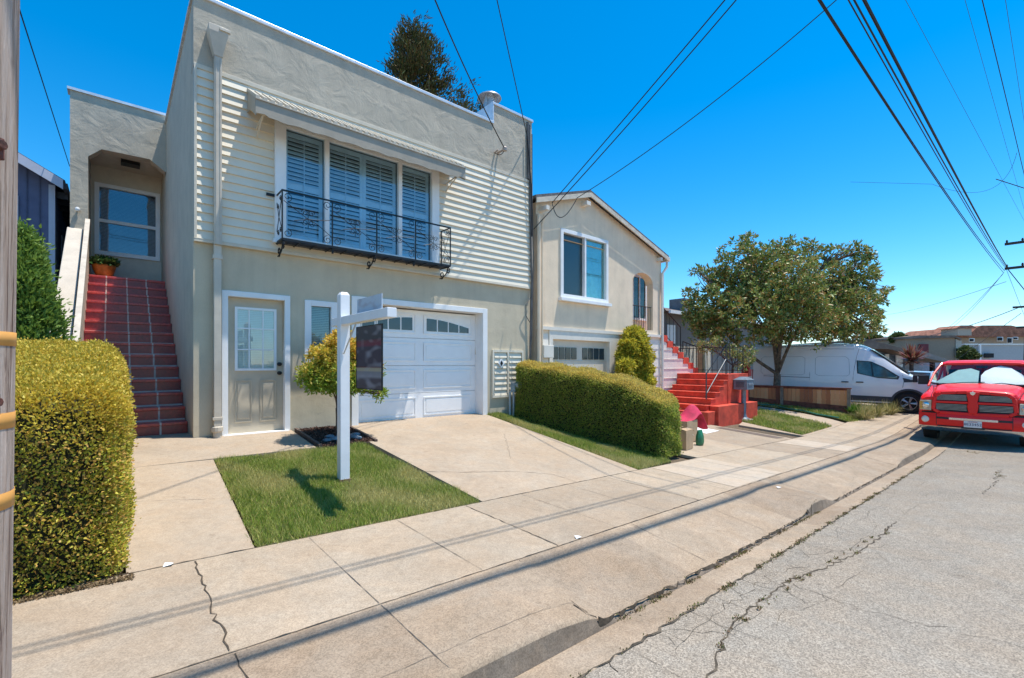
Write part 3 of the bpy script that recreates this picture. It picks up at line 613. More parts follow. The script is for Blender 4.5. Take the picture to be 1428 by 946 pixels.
# ---- garage door
gf = MB(); gf.box(3.10, 3.22, 7.845, 7.99, .5, 2.78); gf.box(5.93, 6.05, 7.845, 7.99, .5, 2.78); gf.box(3.22, 5.93, 7.845, 7.99, 2.68, 2.78); gf.box(3.2, 3.22, 7.99, 8.2, .5, 2.68); gf.box(5.93, 5.95, 7.99, 8.2, .5, 2.68); gf.box(3.22, 5.93, 7.99, 8.2, 2.68, 2.70)
gfo = gf.build('garage_frame', M_white, house, bevel=.005)
GY = 8.135; gd = MB(); GZ = [.49, 1.03, 1.57, 2.11, 2.66]
gx = [(3.33, 4.49), (4.66, 5.83)]
for z0, z1 in zip(GZ, GZ[1:]): gd.box(3.22, 5.93, GY, GY+.04, z0+.004, z1-.004)
gd.box(3.22, 5.93, GY+.04, GY+.05, .49, 2.66)
for r_, (z0, z1) in enumerate(zip(GZ, GZ[1:])):
    for (a, b) in gx:
        p, q = z0+.09, z1-.08
        for (x0, x1, y0, y1) in ((a, b, p, p+.022), (a, b, q-.022, q), (a, a+.022, p+.022, q-.022), (b-.022, b, p+.022, q-.022)): gd.box(x0, x1, GY-.012, GY+.001, y0, y1)
        if r_ < 3: gd.box(a+.06, b-.06, GY-.008, GY+.001, p+.06, q-.06)
gdo = gd.build('garage_door', mat('garage_white', (.90, .885, .86), .4, var=.02), house, bevel=.003)
for gi, (a, b) in enumerate(gx):
    z0, z1 = GZ[3]+.15, GZ[4]-.15; k = 4
    for i in range(k):
        x0 = lerp(a+.06, b-.06, i/k)+.015; x1 = lerp(a+.06, b-.06, (i+1)/k)-.015
        def arch(x): t = (x-(3.33 if gi == 0 else 4.66))/1.17; t = t if gi == 0 else 1-t; t = (t-.05)/.9; return z0+.10+(z1-z0-.10)*min(1, math.sin(max(0, t)*PI/2))
        MB().prism([(x0, z0), (x1, z0), (x1, arch(x1)), ((x0+x1)/2, arch((x0+x1)/2)), (x0, arch(x0))], (GY-.006, GY+.0)).build('garage_window', mat('garage_pane%d%d' % (gi, i), (.025, .05, .07), .08, spec=.8), gdo)
# ---- downspout with leader head
ds = MB(); ds.box(1.07, 1.16, 7.70, 7.79, 3.3, 5.98); ds.box(1.07, 1.16, 7.74, 7.83, .62, 3.3)
ds.box(1.085, 1.095, 7.692, 7.70, 3.3, 5.95); ds.box(1.135, 1.145, 7.692, 7.70, 3.3, 5.95)
hd = [(.5, 6.72), (.5, 6.55)]
ds.add([(.99, 7.62, 6.36), (1.23, 7.62, 6.36), (1.23, 7.83, 6.36), (.99, 7.83, 6.36), (.99, 7.62, 6.27), (1.23, 7.62, 6.27), (1.23, 7.83, 6.27), (.99, 7.83, 6.27), (1.065, 7.69, 5.97), (1.165, 7.69, 5.97), (1.165, 7.80, 5.97), (1.065, 7.80, 5.97)],
       [(0, 1, 2, 3), (0, 4, 5, 1), (1, 5, 6, 2), (2, 6, 7, 3), (3, 7, 4, 0), (4, 8, 9, 5), (5, 9, 10, 6), (6, 10, 11, 7), (7, 11, 8, 4)])
ds.box(1.12, 1.25, 7.60, 7.64, 6.30, 6.34); ds.box(1.055, 1.175, 7.73, 7.85, 3.1, 3.16); ds.box(1.055, 1.175, 7.73, 7.85, .8, .84); ds.lathe([(.05, .44), (.055, .62), (.075, .64), (.075, .7), (.05, .71)], (1.115, 7.785, 0), 12)
ds.build('downspout', M_dsp, house, bevel=.004)
# ---- pilaster at left of the door and corner
# ---- left wing: arch wall, porch
AY = 12.4; AT = 6.93
ax = MB(); o0, o1 = -.40, .825
poly = [(-.66, 3.3), (o0, 3.3), (o0, 5.71), (-.20, 5.91), (.56, 5.93), (.825, 5.73), (.825, 3.3), (.838, 3.3), (.838, AT), (-.66, AT)]
for i in range(0): pass
for yy in (AY, AY+.22):
    ax.add([(p[0], yy, p[1]) for p in [(-.66, .45), (o0, .45), (o0, 5.71), (-.66, 5.71)]], [(0, 1, 2, 3)])
    ax.add([(p[0], yy, p[1]) for p in [(-.66, 5.71), (o0, 5.71), (-.20, 5.91), (.56, 5.93), (.825, 5.73), (.838, 5.73), (.838, AT), (-.66, AT)]], [(0, 1, 2, 3, 4, 5, 6, 7)])
rp = [(o0, 3.3), (o0, 5.71), (-.20, 5.91), (.56, 5.93), (.825, 5.73)]
for p, q in zip(rp, rp[1:]): ax.quad((p[0], AY, p[1]), (q[0], AY, q[1]), (q[0], AY+.22, q[1]), (p[0], AY+.22, p[1]))
ax.quad((-.66, AY, .4), (-.66, 20, .4), (-.66, 20, AT), (-.66, AY, AT)); ax.quad((o0, AY+.22, 3.0), (o0, 15, 3.0), (o0, 15, 6.2), (o0, AY+.22, 6.2))
ax.quad((-.66, AY, AT), (.838, AY, AT), (.838, AY+.3, AT), (-.66, AY+.3, AT))
ax.build('porch_wall', M_stw, house)
MB().box(-.70, .838, AY-.03, AY+.26, AT, AT+.05).build('porch_cap', M_cap, house)
mb = MB(); PB = 13.75
holes_wall(mb, o0, .84, 3.3, 6.1, [(-.33, .80, 4.05, 5.60)], PB, .1); mb.quad((o0, AY+.22, 6.0), (.84, AY+.22, 6.0), (.84, PB, 6.0), (o0, PB, 6.0))
mb.build('porch_back_wall', M_trim, house)
pwm = MB(); a, b, c, d_ = -.34, .81, 4.03, 5.62
pwm.box(a, a+.08, PB-.04, PB+.06, c, d_); pwm.box(b-.08, b, PB-.04, PB+.06, c, d_); pwm.box(a+.08, b-.08, PB-.04, PB+.06, c, c+.09); pwm.box(a+.08, b-.08, PB-.04, PB+.06, d_-.08, d_); pwm.box(a+.08, b-.08, PB-.02, PB+.05, 4.76, 4.83)
po = pwm.build('porch_window', M_white, house)
MB().box(a+.08, b-.08, PB+.02, PB+.025, c+.09, d_-.08).build('pane', glass('porch_glass', (.7, .78, .82), .07), po)
bl = MB()
for i in range(46): z = c+.09+i*.0305; bl.quad((a+.08, PB+.06, z), (b-.08, PB+.06, z), (b-.08, PB+.075, z+.026), (a+.08, PB+.075, z+.026))
bl.build('blind', mat('porch_blind', (.45, .50, .55), .6, var=.05), po); MB().box(a, b, PB+.12, PB+.14, c, d_).build('window_back', M_dark, po)
lf = MB(); lf.box(.1, .42, 12.95, 13.2, 5.93, 6.0); lf.build('porch_light', M_iron, house); 
# stairs: 14 tiled steps
NS = 14; z0_, z1_ = .53, 3.41; y0_, y1_ = 8.5, 12.62; rs = (z1_-z0_)/NS; rn = (y1_-y0_)/(NS-1)
M_tread_lit = mat('lit_tread_tile', (.62, .08, .055), .28, var=.5, scale=3.5, spec=.6, fine=.3, fscale=25, col2=(.36, .045, .05)); M_grout = mat('pale_grout', (.72, .62, .56), .9)  # tread red is a brighter copy, sunlight and gloss put into the colour
st = MB(); gr_ = MB(); ns_ = MB()
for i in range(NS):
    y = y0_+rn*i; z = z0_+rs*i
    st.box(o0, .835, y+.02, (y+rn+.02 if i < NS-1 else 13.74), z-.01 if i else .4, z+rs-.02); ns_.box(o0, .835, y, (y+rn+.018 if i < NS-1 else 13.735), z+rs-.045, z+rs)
    gr_.box(o0+.004, .832, y+.008, y+.0195, z-.002, z+.022)
    for X in (-.13, .19, .51): gr_.box(X-.011, X+.011, y-.003, y+rn+.015, z+rs-.037, z+rs+.003); gr_.box(X-.011, X+.011, y+.014, y+.0195, z, z+rs-.042)
sto = st.build('tiled_stairs', mat('shaded_riser_tile', (.40, .045, .04), .3, var=.4, scale=4, spec=.6, fine=.3, fscale=25, col2=(.22, .028, .04)), house); ns_.build('stair_treads', M_tread_lit, sto, bevel=.008); gr_.build('grout', M_grout, sto)  # same tile: risers painted darker as shaded, tread edges brighter as lit
# balustrade wall left of the stairs, sloping cap
bw = MB(); dz_ = (z1_-z0_)/(y1_-y0_)
def ramp_wall(mb, xa, xb, ya, yb, h0, h1): mb.prism([(ya, .3), (yb, .3), (yb, h1), (ya, h0)], (xa, xb), 'x')
ramp_wall(bw, -.70, -.47, 8.35, AY-.001, 1.46, 4.26); ramp_wall(bw, -.47, o0-.002, 8.35, AY-.001, 1.40, 4.20)
bw.build('stair_side_wall', stucco('cream_stucco', (.55, .49, .41), .15, 8), house, bevel=.01)
hr = MB(); hr.prism([(8.4, 1.62), (12.35, 4.36), (12.35, 4.46), (8.4, 1.72)], (-.44, -.37), 'x'); hr.box(-.42, -.39, 9.2, 9.24, 1.6, 2.2); hr.box(-.42, -.39, 11.8, 11.84, 3.6, 4.0)
hr.build('handrail', mat('rail_beige', (.55, .49, .41), .6), house)
fc = MB(); fc.lathe([(.001, -.09), (.035, -.08), (.04, -.03), (.015, -.02), (.015, 0)], (-.55, AY, 4.62), 10, 'y'); fc.build('wall_lamp', M_white, house)
# wall-mounted service bracket + corner conduit
ib = MB(); e0 = Vector(atY(690, 213, 7.83)); e1 = Vector(atY(704, 208, 7.6))
ib.tube([e0+Vector((0, 0, 0)), e0+Vector((0, -.12, .02))], .02, 6); ib.tube([e1+Vector((0, .23, 0)), e1], .025, 6); ib.lathe([(.001, -.05), (.05, -.04), (.055, .02), (.03, .05), (.001, .05)], tuple(e1), 10)
ib.build('service_bracket', mat('old_metal', (.45, .38, .33), .6, .3), house)
cd = MB(); cd.tube([(7.24, 7.81, 7.1), (7.24, 7.80, 5.9), (7.26, 7.79, 4.5), (7.28, 7.78, 3.5), (7.27, 7.82, 2.0), (7.28, 7.83, .8)], .022, 6); cd.tube([(7.30, 7.79, 6.9), (7.29, 7.78, 5.5), (7.31, 7.76, 4), (7.30, 7.8, 2.2), (7.2, 7.8, 1.6)], .012, 5)
cd.tube([(7.19, 7.82, 7.15), (7.20, 7.81, 5.85)], .03, 6); cd.tube([(7.31, 7.80, 3.2), (7.1, 7.78, 2.95), (7.12, 7.8, 2.7), (7.29, 7.8, 2.5), (7.25, 7.8, 1.2)], .01, 5)
cd.build('wall_cable', mat('cable_grey', (.12, .115, .11), .6, var=.2), house, smooth=True)
# meter cupboard with louvred doors
mc = MB(); a, b, c, d_ = 6.22, 7.03, .92, 1.86
mc.box(a-.04, a, 7.83, FY, c-.05, d_+.05); mc.box(b, b+.04, 7.83, FY, c-.05, d_+.05); mc.box(a, b, 7.83, FY, d_, d_+.05); mc.box(a, b, 7.83, FY, c-.05, c); mc.box(6.60, 6.64, 7.83, FY, c, d_)
for (p, q) in ((a, 6.60), (6.64, b)):
    for i in range(8): z = c+i*(d_-c)/8; mc.add([(p+.02, 7.835, z), (q-.02, 7.835, z), (q-.02, 7.865, z+.11), (p+.02, 7.865, z+.11), (p+.02, 7.865, z-.005), (q-.02, 7.865, z-.005)], [(0, 1, 2, 3), (0, 4, 5, 1)])
mc.build('meter_cupboard', M_side, house)
dm = MB(); cz, cx2 = 1.62, 6.41; dm.prism([(cx2-.09, cz), (cx2, cz-.10), (cx2+.09, cz), (cx2, cz+.10)], (7.815, 7.832)); dm.build('diamond_ornament', M_white, house); dm = MB(); dm.prism([(cx2-.04, cz), (cx2, cz-.06), (cx2+.04, cz), (cx2, cz+.06)], (7.808, 7.816)); dm.build('ornament_centre', M_iron, house)
gm = thing('gas_meter', 'blue grey gas meter with pipes beside the long hedge', 'gas meter', (6.75, 7.7, .53))
q = MB(); q.box(6.62, 6.80, 7.62, 7.76, 1.0, 1.2); q.lathe([(.001, -.07), (.07, -.065), (.085, 0), (.07, .065), (.001, .07)], (6.71, 7.6, 1.14), 14, 'y'); q.build('body', mat('meter_paint', (.22, .30, .34), .5), gm, smooth=True)
q = MB(); q.tube([(6.55, 7.7, .4), (6.55, 7.7, .98), (6.64, 7.7, 1.02)], .022, 8); q.tube([(6.64, 7.68, .4), (6.64, 7.68, 1.0)], .022, 8); q.tube([(6.78, 7.7, 1.2), (6.85, 7.72, 1.3), (6.88, 7.75, 1.1), (6.9, 7.78, .5)], .02, 8); q.build('pipe', mat('pipe_paint', (.42, .46, .46), .5), gm, smooth=True)
# wall hose bib and potted plant
pot = thing('potted_plant', 'green leafy plant in an orange glazed pot at the top of the red steps', 'potted plant', (-.17, 12.95, 3.41))
q = MB(); q.lathe([(.001, .005), (.11, .005), (.13, .03), (.18, .16), (.20, .24), (.185, .27), (.17, .26), (.16, .24), (.001, .24)], (-.17, 12.95, 3.41), 24); q.build('pot', mat('terracotta_glaze', (.50, .19, .035), .3, var=.25, scale=8), pot, smooth=True)
n = 260; a = rng.uniform(0, 2*PI, n); r_ = .2*np.sqrt(rng.random(n)); P = np.c_[-.17+r_*np.cos(a), 12.95+r_*np.sin(a), 3.67+rng.uniform(0, .1, n)+.06*(1-r_/.2)]
leaves('foliage', P, np.c_[np.cos(a)*.6, np.sin(a)*.6, np.full(n, .6)], .11, .07, foliage('pot_leaf', [(.02, .06, .015), (.05, .12, .03), (.1, .17, .05)], .2, .4), pot, .5)
# ================================================================ PLANTS
M_core = mat('hedge_twigs', (.035, .035, .015), 1, var=.4, scale=20)
def hedge(name, label, x0, x1, y0, y1, ztop, n, L, m, r=.14, shear=0., tipfun=None, cat='hedge', lump=.03):
    t = thing(name, label, cat, ((x0+x1)/2, (y0+y1)/2, g((x0+x1)/2, (y0+y1)/2)))
    def shape(U):   # U unit-ish coordinates: x,y metres, z 0..1
        X = U[:, 0]+shear*(y1-U[:, 1]); Y = U[:, 1]
        g0 = np.array([g(a, b) for a, b in zip(X, Y)]); zt = np.array([ztop(b, a) for a, b in zip(X, Y)])
        Z = g0+(zt-g0)*U[:, 2]
        return np.stack([X, Y, Z], 1)
    H = 1.2
    def sample(n, inset=0.):
        A = [(y1-y0)*H, (y1-y0)*H, (x1-x0)*H, (x1-x0)*H, (x1-x0)*(y1-y0)*1.3]; pr = np.array(A)/sum(A); f = rng.choice(5, n, p=pr)
        u = rng.random(n); v = rng.random(n); p = np.zeros((n, 3)); nn = np.zeros((n, 3))
        p[:, 0] = np.select([f == 0, f == 1], [x0, x1], x0+u*(x1-x0)); p[:, 1] = np.select([f == 2, f == 3], [y0, y1], np.where(f < 2, y0+u*(y1-y0), y0+v*(y1-y0)))
        p[:, 2] = np.where(f == 4, H, v*H)
        q = p.copy(); q[:, 0] = np.clip(q[:, 0], x0+r, x1-r); q[:, 1] = np.clip(q[:, 1], y0+r, y1-r); q[:, 2] = np.clip(q[:, 2], -9, H-r)
        d = norm(p-q); P = q+d*(r-inset)
        return P, d
    P, d = sample(n); lum = np.sin(P[:, 0]*9+P[:, 2]*5)*np.sin(P[:, 1]*8+P[:, 2]*7)*lump
    P += d*(rng.normal(0, .014, n)-.035*(rng.random(n)**3)*2+lum)[:, None]
    st_ = rng.random(n) < .012; P[st_] += d[st_]*rng.uniform(.01, .06, (st_.sum(), 1))
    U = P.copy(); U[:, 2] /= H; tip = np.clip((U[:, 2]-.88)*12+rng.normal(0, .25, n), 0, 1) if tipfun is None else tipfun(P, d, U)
    W = shape(U); dd = d.copy(); dd[:, 2] += .5
    leaves('foliage', W, dd, L, L*.62, m, t, .75, tip)
    nx, ny, nz = 8, 14, 8
    P2, _ = [], None
    core = MB(); k_ = max(.07, r*.5); c0, c1 = x0+k_, x1-k_; d0, d1 = y0+k_, y1-k_
    secs = []
    for j in range(13):
        y = lerp(d0, d1, j/12); sec = []
        for (x, z) in ((c0, 0.0), (c0, .88), (lerp(c0, c1, .12), .94), (lerp(c0, c1, .88), .94), (c1, .88), (c1, 0.0)):
            zz = z*(.93 if j in (0, 12) else 1); q = shape(np.array([[x, y, zz]]))[0]; sec.append(tuple(q))
        secs.append(sec)
    core.loft(secs, True, True); core.build('twigs', M_core, t)
    return t
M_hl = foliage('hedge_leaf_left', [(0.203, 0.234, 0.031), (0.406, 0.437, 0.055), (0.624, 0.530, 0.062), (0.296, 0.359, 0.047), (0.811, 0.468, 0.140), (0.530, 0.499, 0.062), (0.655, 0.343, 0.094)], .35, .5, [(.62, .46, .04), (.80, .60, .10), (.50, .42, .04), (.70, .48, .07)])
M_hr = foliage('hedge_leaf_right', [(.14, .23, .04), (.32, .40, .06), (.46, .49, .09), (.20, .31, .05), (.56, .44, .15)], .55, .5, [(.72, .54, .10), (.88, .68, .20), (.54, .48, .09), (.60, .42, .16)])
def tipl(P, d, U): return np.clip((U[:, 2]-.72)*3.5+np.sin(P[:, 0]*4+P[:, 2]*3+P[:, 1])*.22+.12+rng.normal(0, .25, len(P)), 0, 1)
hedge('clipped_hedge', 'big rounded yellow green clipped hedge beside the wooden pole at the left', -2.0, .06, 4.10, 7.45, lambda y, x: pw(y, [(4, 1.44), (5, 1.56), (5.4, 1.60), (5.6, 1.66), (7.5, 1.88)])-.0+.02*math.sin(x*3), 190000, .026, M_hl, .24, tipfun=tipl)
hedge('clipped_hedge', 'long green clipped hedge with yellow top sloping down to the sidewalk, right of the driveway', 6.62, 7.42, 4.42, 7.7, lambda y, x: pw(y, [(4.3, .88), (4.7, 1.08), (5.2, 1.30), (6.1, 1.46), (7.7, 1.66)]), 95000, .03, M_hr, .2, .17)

M_bark = mat('grey_bark', (.26, .21, .16), .95, var=.3, scale=10, bump=.6, bscale=30); M_barkd = mat('brown_bark', (.12, .08, .06), .95, var=.3, scale=10, bump=.6)
def limb(a, b, r0, r1, k=6, sag=.08):
    a, b = Vector(a), Vector(b); L = (b-a).length; pts = []
    off = Vector((random.gauss(0, 1), random.gauss(0, 1), random.gauss(0, .5)))*L*sag
    for i in range(k+1):
        t = i/k; pts.append(a.lerp(b, t)+off*math.sin(t*PI)+Vector((0, 0, L*.05*math.sin(t*PI))))
    return pts, [lerp(r0, r1, i/k) for i in range(k+1)]
def blobtree(name, label, cat, base, fork, lobes, trunk_r, leafL, leafW, m, mb_, n_ros, per, group=None, jit=.5, inner=.45, tipf=None, rosr=.12):
    """lobes: (x,y,z,rx,ry,rz)"""
    t = thing(name, label, cat, base, 0, group); tr = MB()
    p, r = limb(base, fork, trunk_r, trunk_r*.8, 5, .02); r[0] *= 1.3; tr.tube(p, r, 9)
    vol = np.array([l[3]*l[4]*l[5] for l in lobes])**.67; pr = vol/vol.sum(); P = []; N = []
    L = np.array(lobes)
    for k in range(n_ros):
        i = rng.choice(len(lobes), p=pr); d = rng.normal(0, 1, 3); d /= np.linalg.norm(d)
        rad = inner+(1-inner)*rng.random()**.5 if rng.random() < .8 else rng.random()
        rad *= 1+rng.normal(0, .07); c = L[i, :3]+d*L[i, 3:]*rad; P.append(c); N.append(d)
    P = np.array(P); N = np.array(N)
    mains = []
    for i, l in enumerate(lobes):
        tip = Vector(l[:3]); r0 = trunk_r*.5
        if i < 7: p, r = limb(fork, tip, r0, r0*.3, 7, .09); mains.append(p)
        else:
            s0 = min((q[k] for q in mains for k in (3, 4)), key=lambda v: (v-tip).length); p, r = limb(s0, tip, r0*.5, r0*.2, 7, .09)
        tr.tube(p, r, 6)
        for q in range(6):
            d = Vector(rng.normal(0, 1, 3)); d.normalize(); e = tip+Vector((d.x*l[3], d.y*l[4], abs(d.z)*l[5]*.8 if q % 2 else d.z*l[5]*.5)) *.9
            s = p[random.choice([3, 4, 5])]; pp, rr = limb(s, e, r0*.35, .008, 5, .08); tr.tube(pp, rr, 4, False)
    tr.build('trunk', mb_, t, smooth=True)
    n = len(P); Q = np.repeat(P, per, 0); dirs = norm(rng.normal(0, 1, (n*per, 3))+np.repeat(N, per, 0)*.7+np.array([0, 0, .25])); Q = Q+dirs*rng.uniform(.0, rosr, (n*per, 1))
    tip = None if tipf is None else tipf(Q)
    leaves('crown', Q, dirs, leafL, leafW, m, t, jit, tip); return t
def pxlobes(l, D, base):
    out = []
    for (x, y, r, dd) in l:
        c = atD(x, y, D+dd); R = r/FPX*D; out.append((c[0], c[1], c[2], R, R, R*.85))
    return out
M_mag = foliage('magnolia_leaf', [(0.090, 0.154, 0.036), (0.217, 0.307, 0.064), (0.362, 0.399, 0.109), (0.128, 0.236, 0.045), (0.471, 0.254, 0.090), (0.435, 0.435, 0.128)], .18, .42, spec=.45)
MD = 18.2; mb0 = atD(1082, 548, MD); mbase = (mb0[0], mb0[1], g(mb0[0], mb0[1])-.05); mfork = atD(1084, 522, MD)
blobtree('magnolia_tree', 'round magnolia tree with a forked pale trunk in front of the white van', 'tree', mbase, mfork,
   pxlobes([(1042, 368, 42, 0), (1000, 425, 45, .3), (1092, 395, 50, -.8), (1150, 400, 46, .4), (1190, 382, 30, .2), (1122, 440, 46, -1.2), (1048, 440, 46, -1), (985, 455, 26, 0), (1180, 440, 42, -.4), (1216, 415, 17, 0), (1200, 352, 11, 0), (1162, 355, 14, 0), (1100, 352, 24, .5), (1060, 410, 50, 1.4), (1140, 430, 50, 1.4), (968, 440, 15, 0), (1158, 464, 22, -.5), (1040, 335, 9, 0), (1078, 462, 26, 1), (1226, 385, 7, .2), (1234, 405, 6, 0), (1215, 440, 14, 0), (1222, 462, 9, .2), (1185, 345, 8, 0), (1000, 382, 16, .3), (972, 378, 8, 0), (962, 410, 9, .2), (1214, 358, 8, .1), (1134, 345, 10, .3), (1192, 468, 16, .3), (1012, 474, 16, .4)], MD, mbase),
   .15, .15, .07, M_mag, mat('magnolia_bark', (.20, .15, .105), .95, var=.35, scale=9, bump=.7), 3400, 13, jit=.35, inner=.35, rosr=.10)
# japanese maple
M_map = foliage('maple_leaf', [(0.161, 0.276, 0.023), (0.253, 0.368, 0.034), (0.368, 0.437, 0.057), (0.207, 0.310, 0.034)], .35, .5, [(.75, .52, .04), (.85, .55, .10), (.50, .48, .04), (.85, .45, .13)])
mp = (2.64, 7.26, g(2.64, 7.26)); mf = (2.62, 7.22, .92)
lb = [(2.66, 7.12, 1.55, .44, .42, .34), (2.45, 7.0, 1.42, .36, .32, .26), (2.86, 7.05, 1.42, .32, .34, .26), (2.66, 7.15, 1.86, .28, .26, .2), (2.92, 7.2, 1.76, .32, .3, .24), (2.24, 7.05, 1.40, .2, .24, .18), (2.72, 6.95, 1.34, .36, .26, .16), (3.08, 7.1, 1.42, .16, .24, .16), (2.44, 7.15, 1.70, .26, .24, .2), (2.1, 7.0, 1.5, .09, .1, .07), (3.02, 7.1, 1.7, .12, .15, .12), (2.3, 7.0, 1.72, .12, .14, .08), (2.62, 7.1, 2.02, .12, .12, .1), (3.2, 7.1, 1.62, .07, .1, .07), (2.22, 7.0, 1.28, .12, .12, .07), (3.2, 7.0, 1.12, .10, .12, .07)]
blobtree('maple_tree', 'small yellow green maple with thin stems in the mulch bed by the garage', 'small tree', mp, mf, lb, .03, .06, .026, M_map, M_barkd, 1500, 12, jit=.6, inner=.3, rosr=.07,
   tipf=lambda Q: np.clip((Q[:, 2]-1.35)*2.2+rng.normal(0, .3, len(Q)), 0, 1))
# conifers
def spire(name, label, base, h, r, n, L, m, mbk, group=None, pw_=.7, flat=False, sparse=1.):
    t = thing(name, label, 'conifer' if not flat else 'shrub', base, 0, group); b = np.array(base)
    k = n//12; hz = rng.random(k)**.85; prof = np.sin(np.clip(1-hz, 0, 1)*PI/2)**pw_*np.minimum(1, .6+hz*4)
    a = rng.uniform(0, 2*PI, k); rr = r*prof*(.55+.5*rng.random(k)**.5)*(1+.12*np.sin(a*3+hz*14))
    P = np.c_[b[0]+rr*np.cos(a), b[1]+rr*np.sin(a), b[2]+.05+hz*h]; N = np.c_[np.cos(a)*.7, np.sin(a)*.7, np.full(k, .8)]
    Q = np.repeat(P, 12, 0)+rng.normal(0, L*.7, (k*12, 3)); leaves('foliage', Q, np.repeat(N, 12, 0), L, L*.38, m, t, .45, np.clip((Q[:, 2]-b[2])/h+rng.normal(0, .2, len(Q)), 0, 1))
    MB().tube([base, (base[0], base[1], base[2]+h*.9)], [r*.12, .01], 6).build('trunk', mbk, t); return t
M_jun = foliage('juniper', [(.06, .13, .025), (.12, .23, .04), (.20, .32, .06), (.08, .17, .03)], .3, .6, [(.26, .38, .07), (.16, .27, .05)])
spire('juniper', 'tall bright green juniper behind the big yellow hedge', (-.84, 7.95, .5), 2.62, .43, 22000, .07, M_jun, M_barkd)
spire('juniper', 'darker green juniper between the tall juniper and the stair wall', (-1.05, 9.8, .5), 2.9, .45, 12000, .07, foliage('juniper_dark', [(.012, .035, .01), (.03, .07, .015), (.04, .09, .02)], .15, .6), M_barkd)
gc = atY(887, 500, 7.35)
M_gc = foliage('golden_cypress', [(.32, .36, .04), (.55, .52, .06), (.24, .29, .03), (.70, .58, .06)], .45, .6, [(.62, .48, .04), (.46, .42, .04), (.72, .52, .07)])
gl = []
for (px_, py_, r_) in [(882, 470, 13), (893, 474, 11), (876, 484, 14), (892, 488, 16), (880, 500, 16), (896, 504, 14), (872, 512, 11), (887, 518, 17), (902, 516, 9), (869, 498, 9), (905, 496, 8), (888, 462, 7), (880, 535, 17), (896, 534, 15), (868, 528, 9), (906, 532, 8), (886, 552, 18)]:
    c_ = atY(px_, py_, 7.4+.12*math.sin(px_)); R_ = r_/FPX*12.7; R_ *= .82; gl.append((c_[0], c_[1], c_[2], R_, R_, R_*1.1))
GC_ = blobtree('golden_cypress', 'golden green cypress shrub in front of the tan house garage', 'shrub', (gc[0], gc[1], .1), (gc[0], gc[1], .6), gl, .05, .11, .035, M_gc, M_barkd, 1900, 12, jit=.3, inner=.6, rosr=.05, tipf=lambda Q: np.clip(rng.normal(.45, .3, len(Q)), 0, 1))
def bigconifer():
    b = atD(580, 200, 24); base = (b[0], b[1], .8); t = thing('dark_conifer', 'tall dark brownish conifer rising behind the flat roof', 'conifer', base); H = 18.0
    tr = MB().tube([base, (base[0]-.3, base[1], base[2]+H)], [.35, .03], 8); P = []; N = []
    for k in range(210):
        f = rng.random()**.8; z = base[2]+4+f*(H-4.2); a = rng.uniform(0, 2*PI); L = ((1-f)**.9*4.6*rng.uniform(.3, 1.2)**1.3+.35)*(1.45 if math.cos(a+.7) > 0 else .85)
        s = Vector((base[0]-.3*f, base[1], z)); e = s+Vector((math.cos(a)*L, math.sin(a)*L, L*.32+.3)); pp, rr = limb(s, e, .06*(1-f)+.02, .01, 5, .06); tr.tube(pp, rr, 4, False)
        for j in range(int(6+L*6)):
            u = rng.uniform(.35, 1.03); c = s.lerp(e, u)+Vector(rng.normal(0, .16, 3)); P.append(c[:]); N.append(((e-s).normalized()+Vector((0, 0, .5)))[:])
    tr.build('trunk', M_bark, t); P = np.repeat(np.array(P), 11, 0); N = np.repeat(np.array(N), 11, 0)
    P = P+rng.normal(0, .12, P.shape); leaves('crown', P, N, .24, .05, foliage('conifer_needles', [(.04, .06, .02), (.10, .12, .03), (.18, .11, .045), (.07, .10, .025), (.12, .08, .035)], .1, .7), t, .5)
bigconifer()

# ================================================================ SIGN POST
sp_ = thing('sign_post', 'white wooden sign post with crossbar standing on the lawn', 'sign post', (2.02, 5.37, g(2.02, 5.37)))
M_vinyl = mat('white_vinyl', (.82, .82, .82), .35, var=.03, scale=5)
q = MB(); q.box(1.965, 2.075, 5.31, 5.42, .12, 2.40); q.add([(1.965, 5.31, 2.40), (2.075, 5.31, 2.40), (2.075, 5.42, 2.40), (1.965, 5.42, 2.40), (1.985, 5.33, 2.435), (2.055, 5.33, 2.435), (2.055, 5.40, 2.435), (1.985, 5.40, 2.435)], [(4, 5, 6, 7), (0, 1, 5, 4), (1, 2, 6, 5), (2, 3, 7, 6), (3, 0, 4, 7)])
q.build('post', M_vinyl, sp_, bevel=.006)
q = MB(); q.box(1.970, 2.070, 4.12, 5.309, 2.05, 2.145); q.box(1.970, 2.070, 5.421, 5.62, 2.05, 2.145); q.build('crossbar', M_vinyl, sp_, bevel=.006)
q = MB(); q.tube([(2.0, 5.30, 1.72), (2.0, 4.95, 2.04)], .009, 6); q.build('brace', M_cap, sp_)
q = MB(); q.box(1.955, 2.085, 5.30, 5.43, .10, .27); q.build('post_foot', mat('rotting_wood', (.2, .11, .07), 1, var=.5, scale=30), sp_)
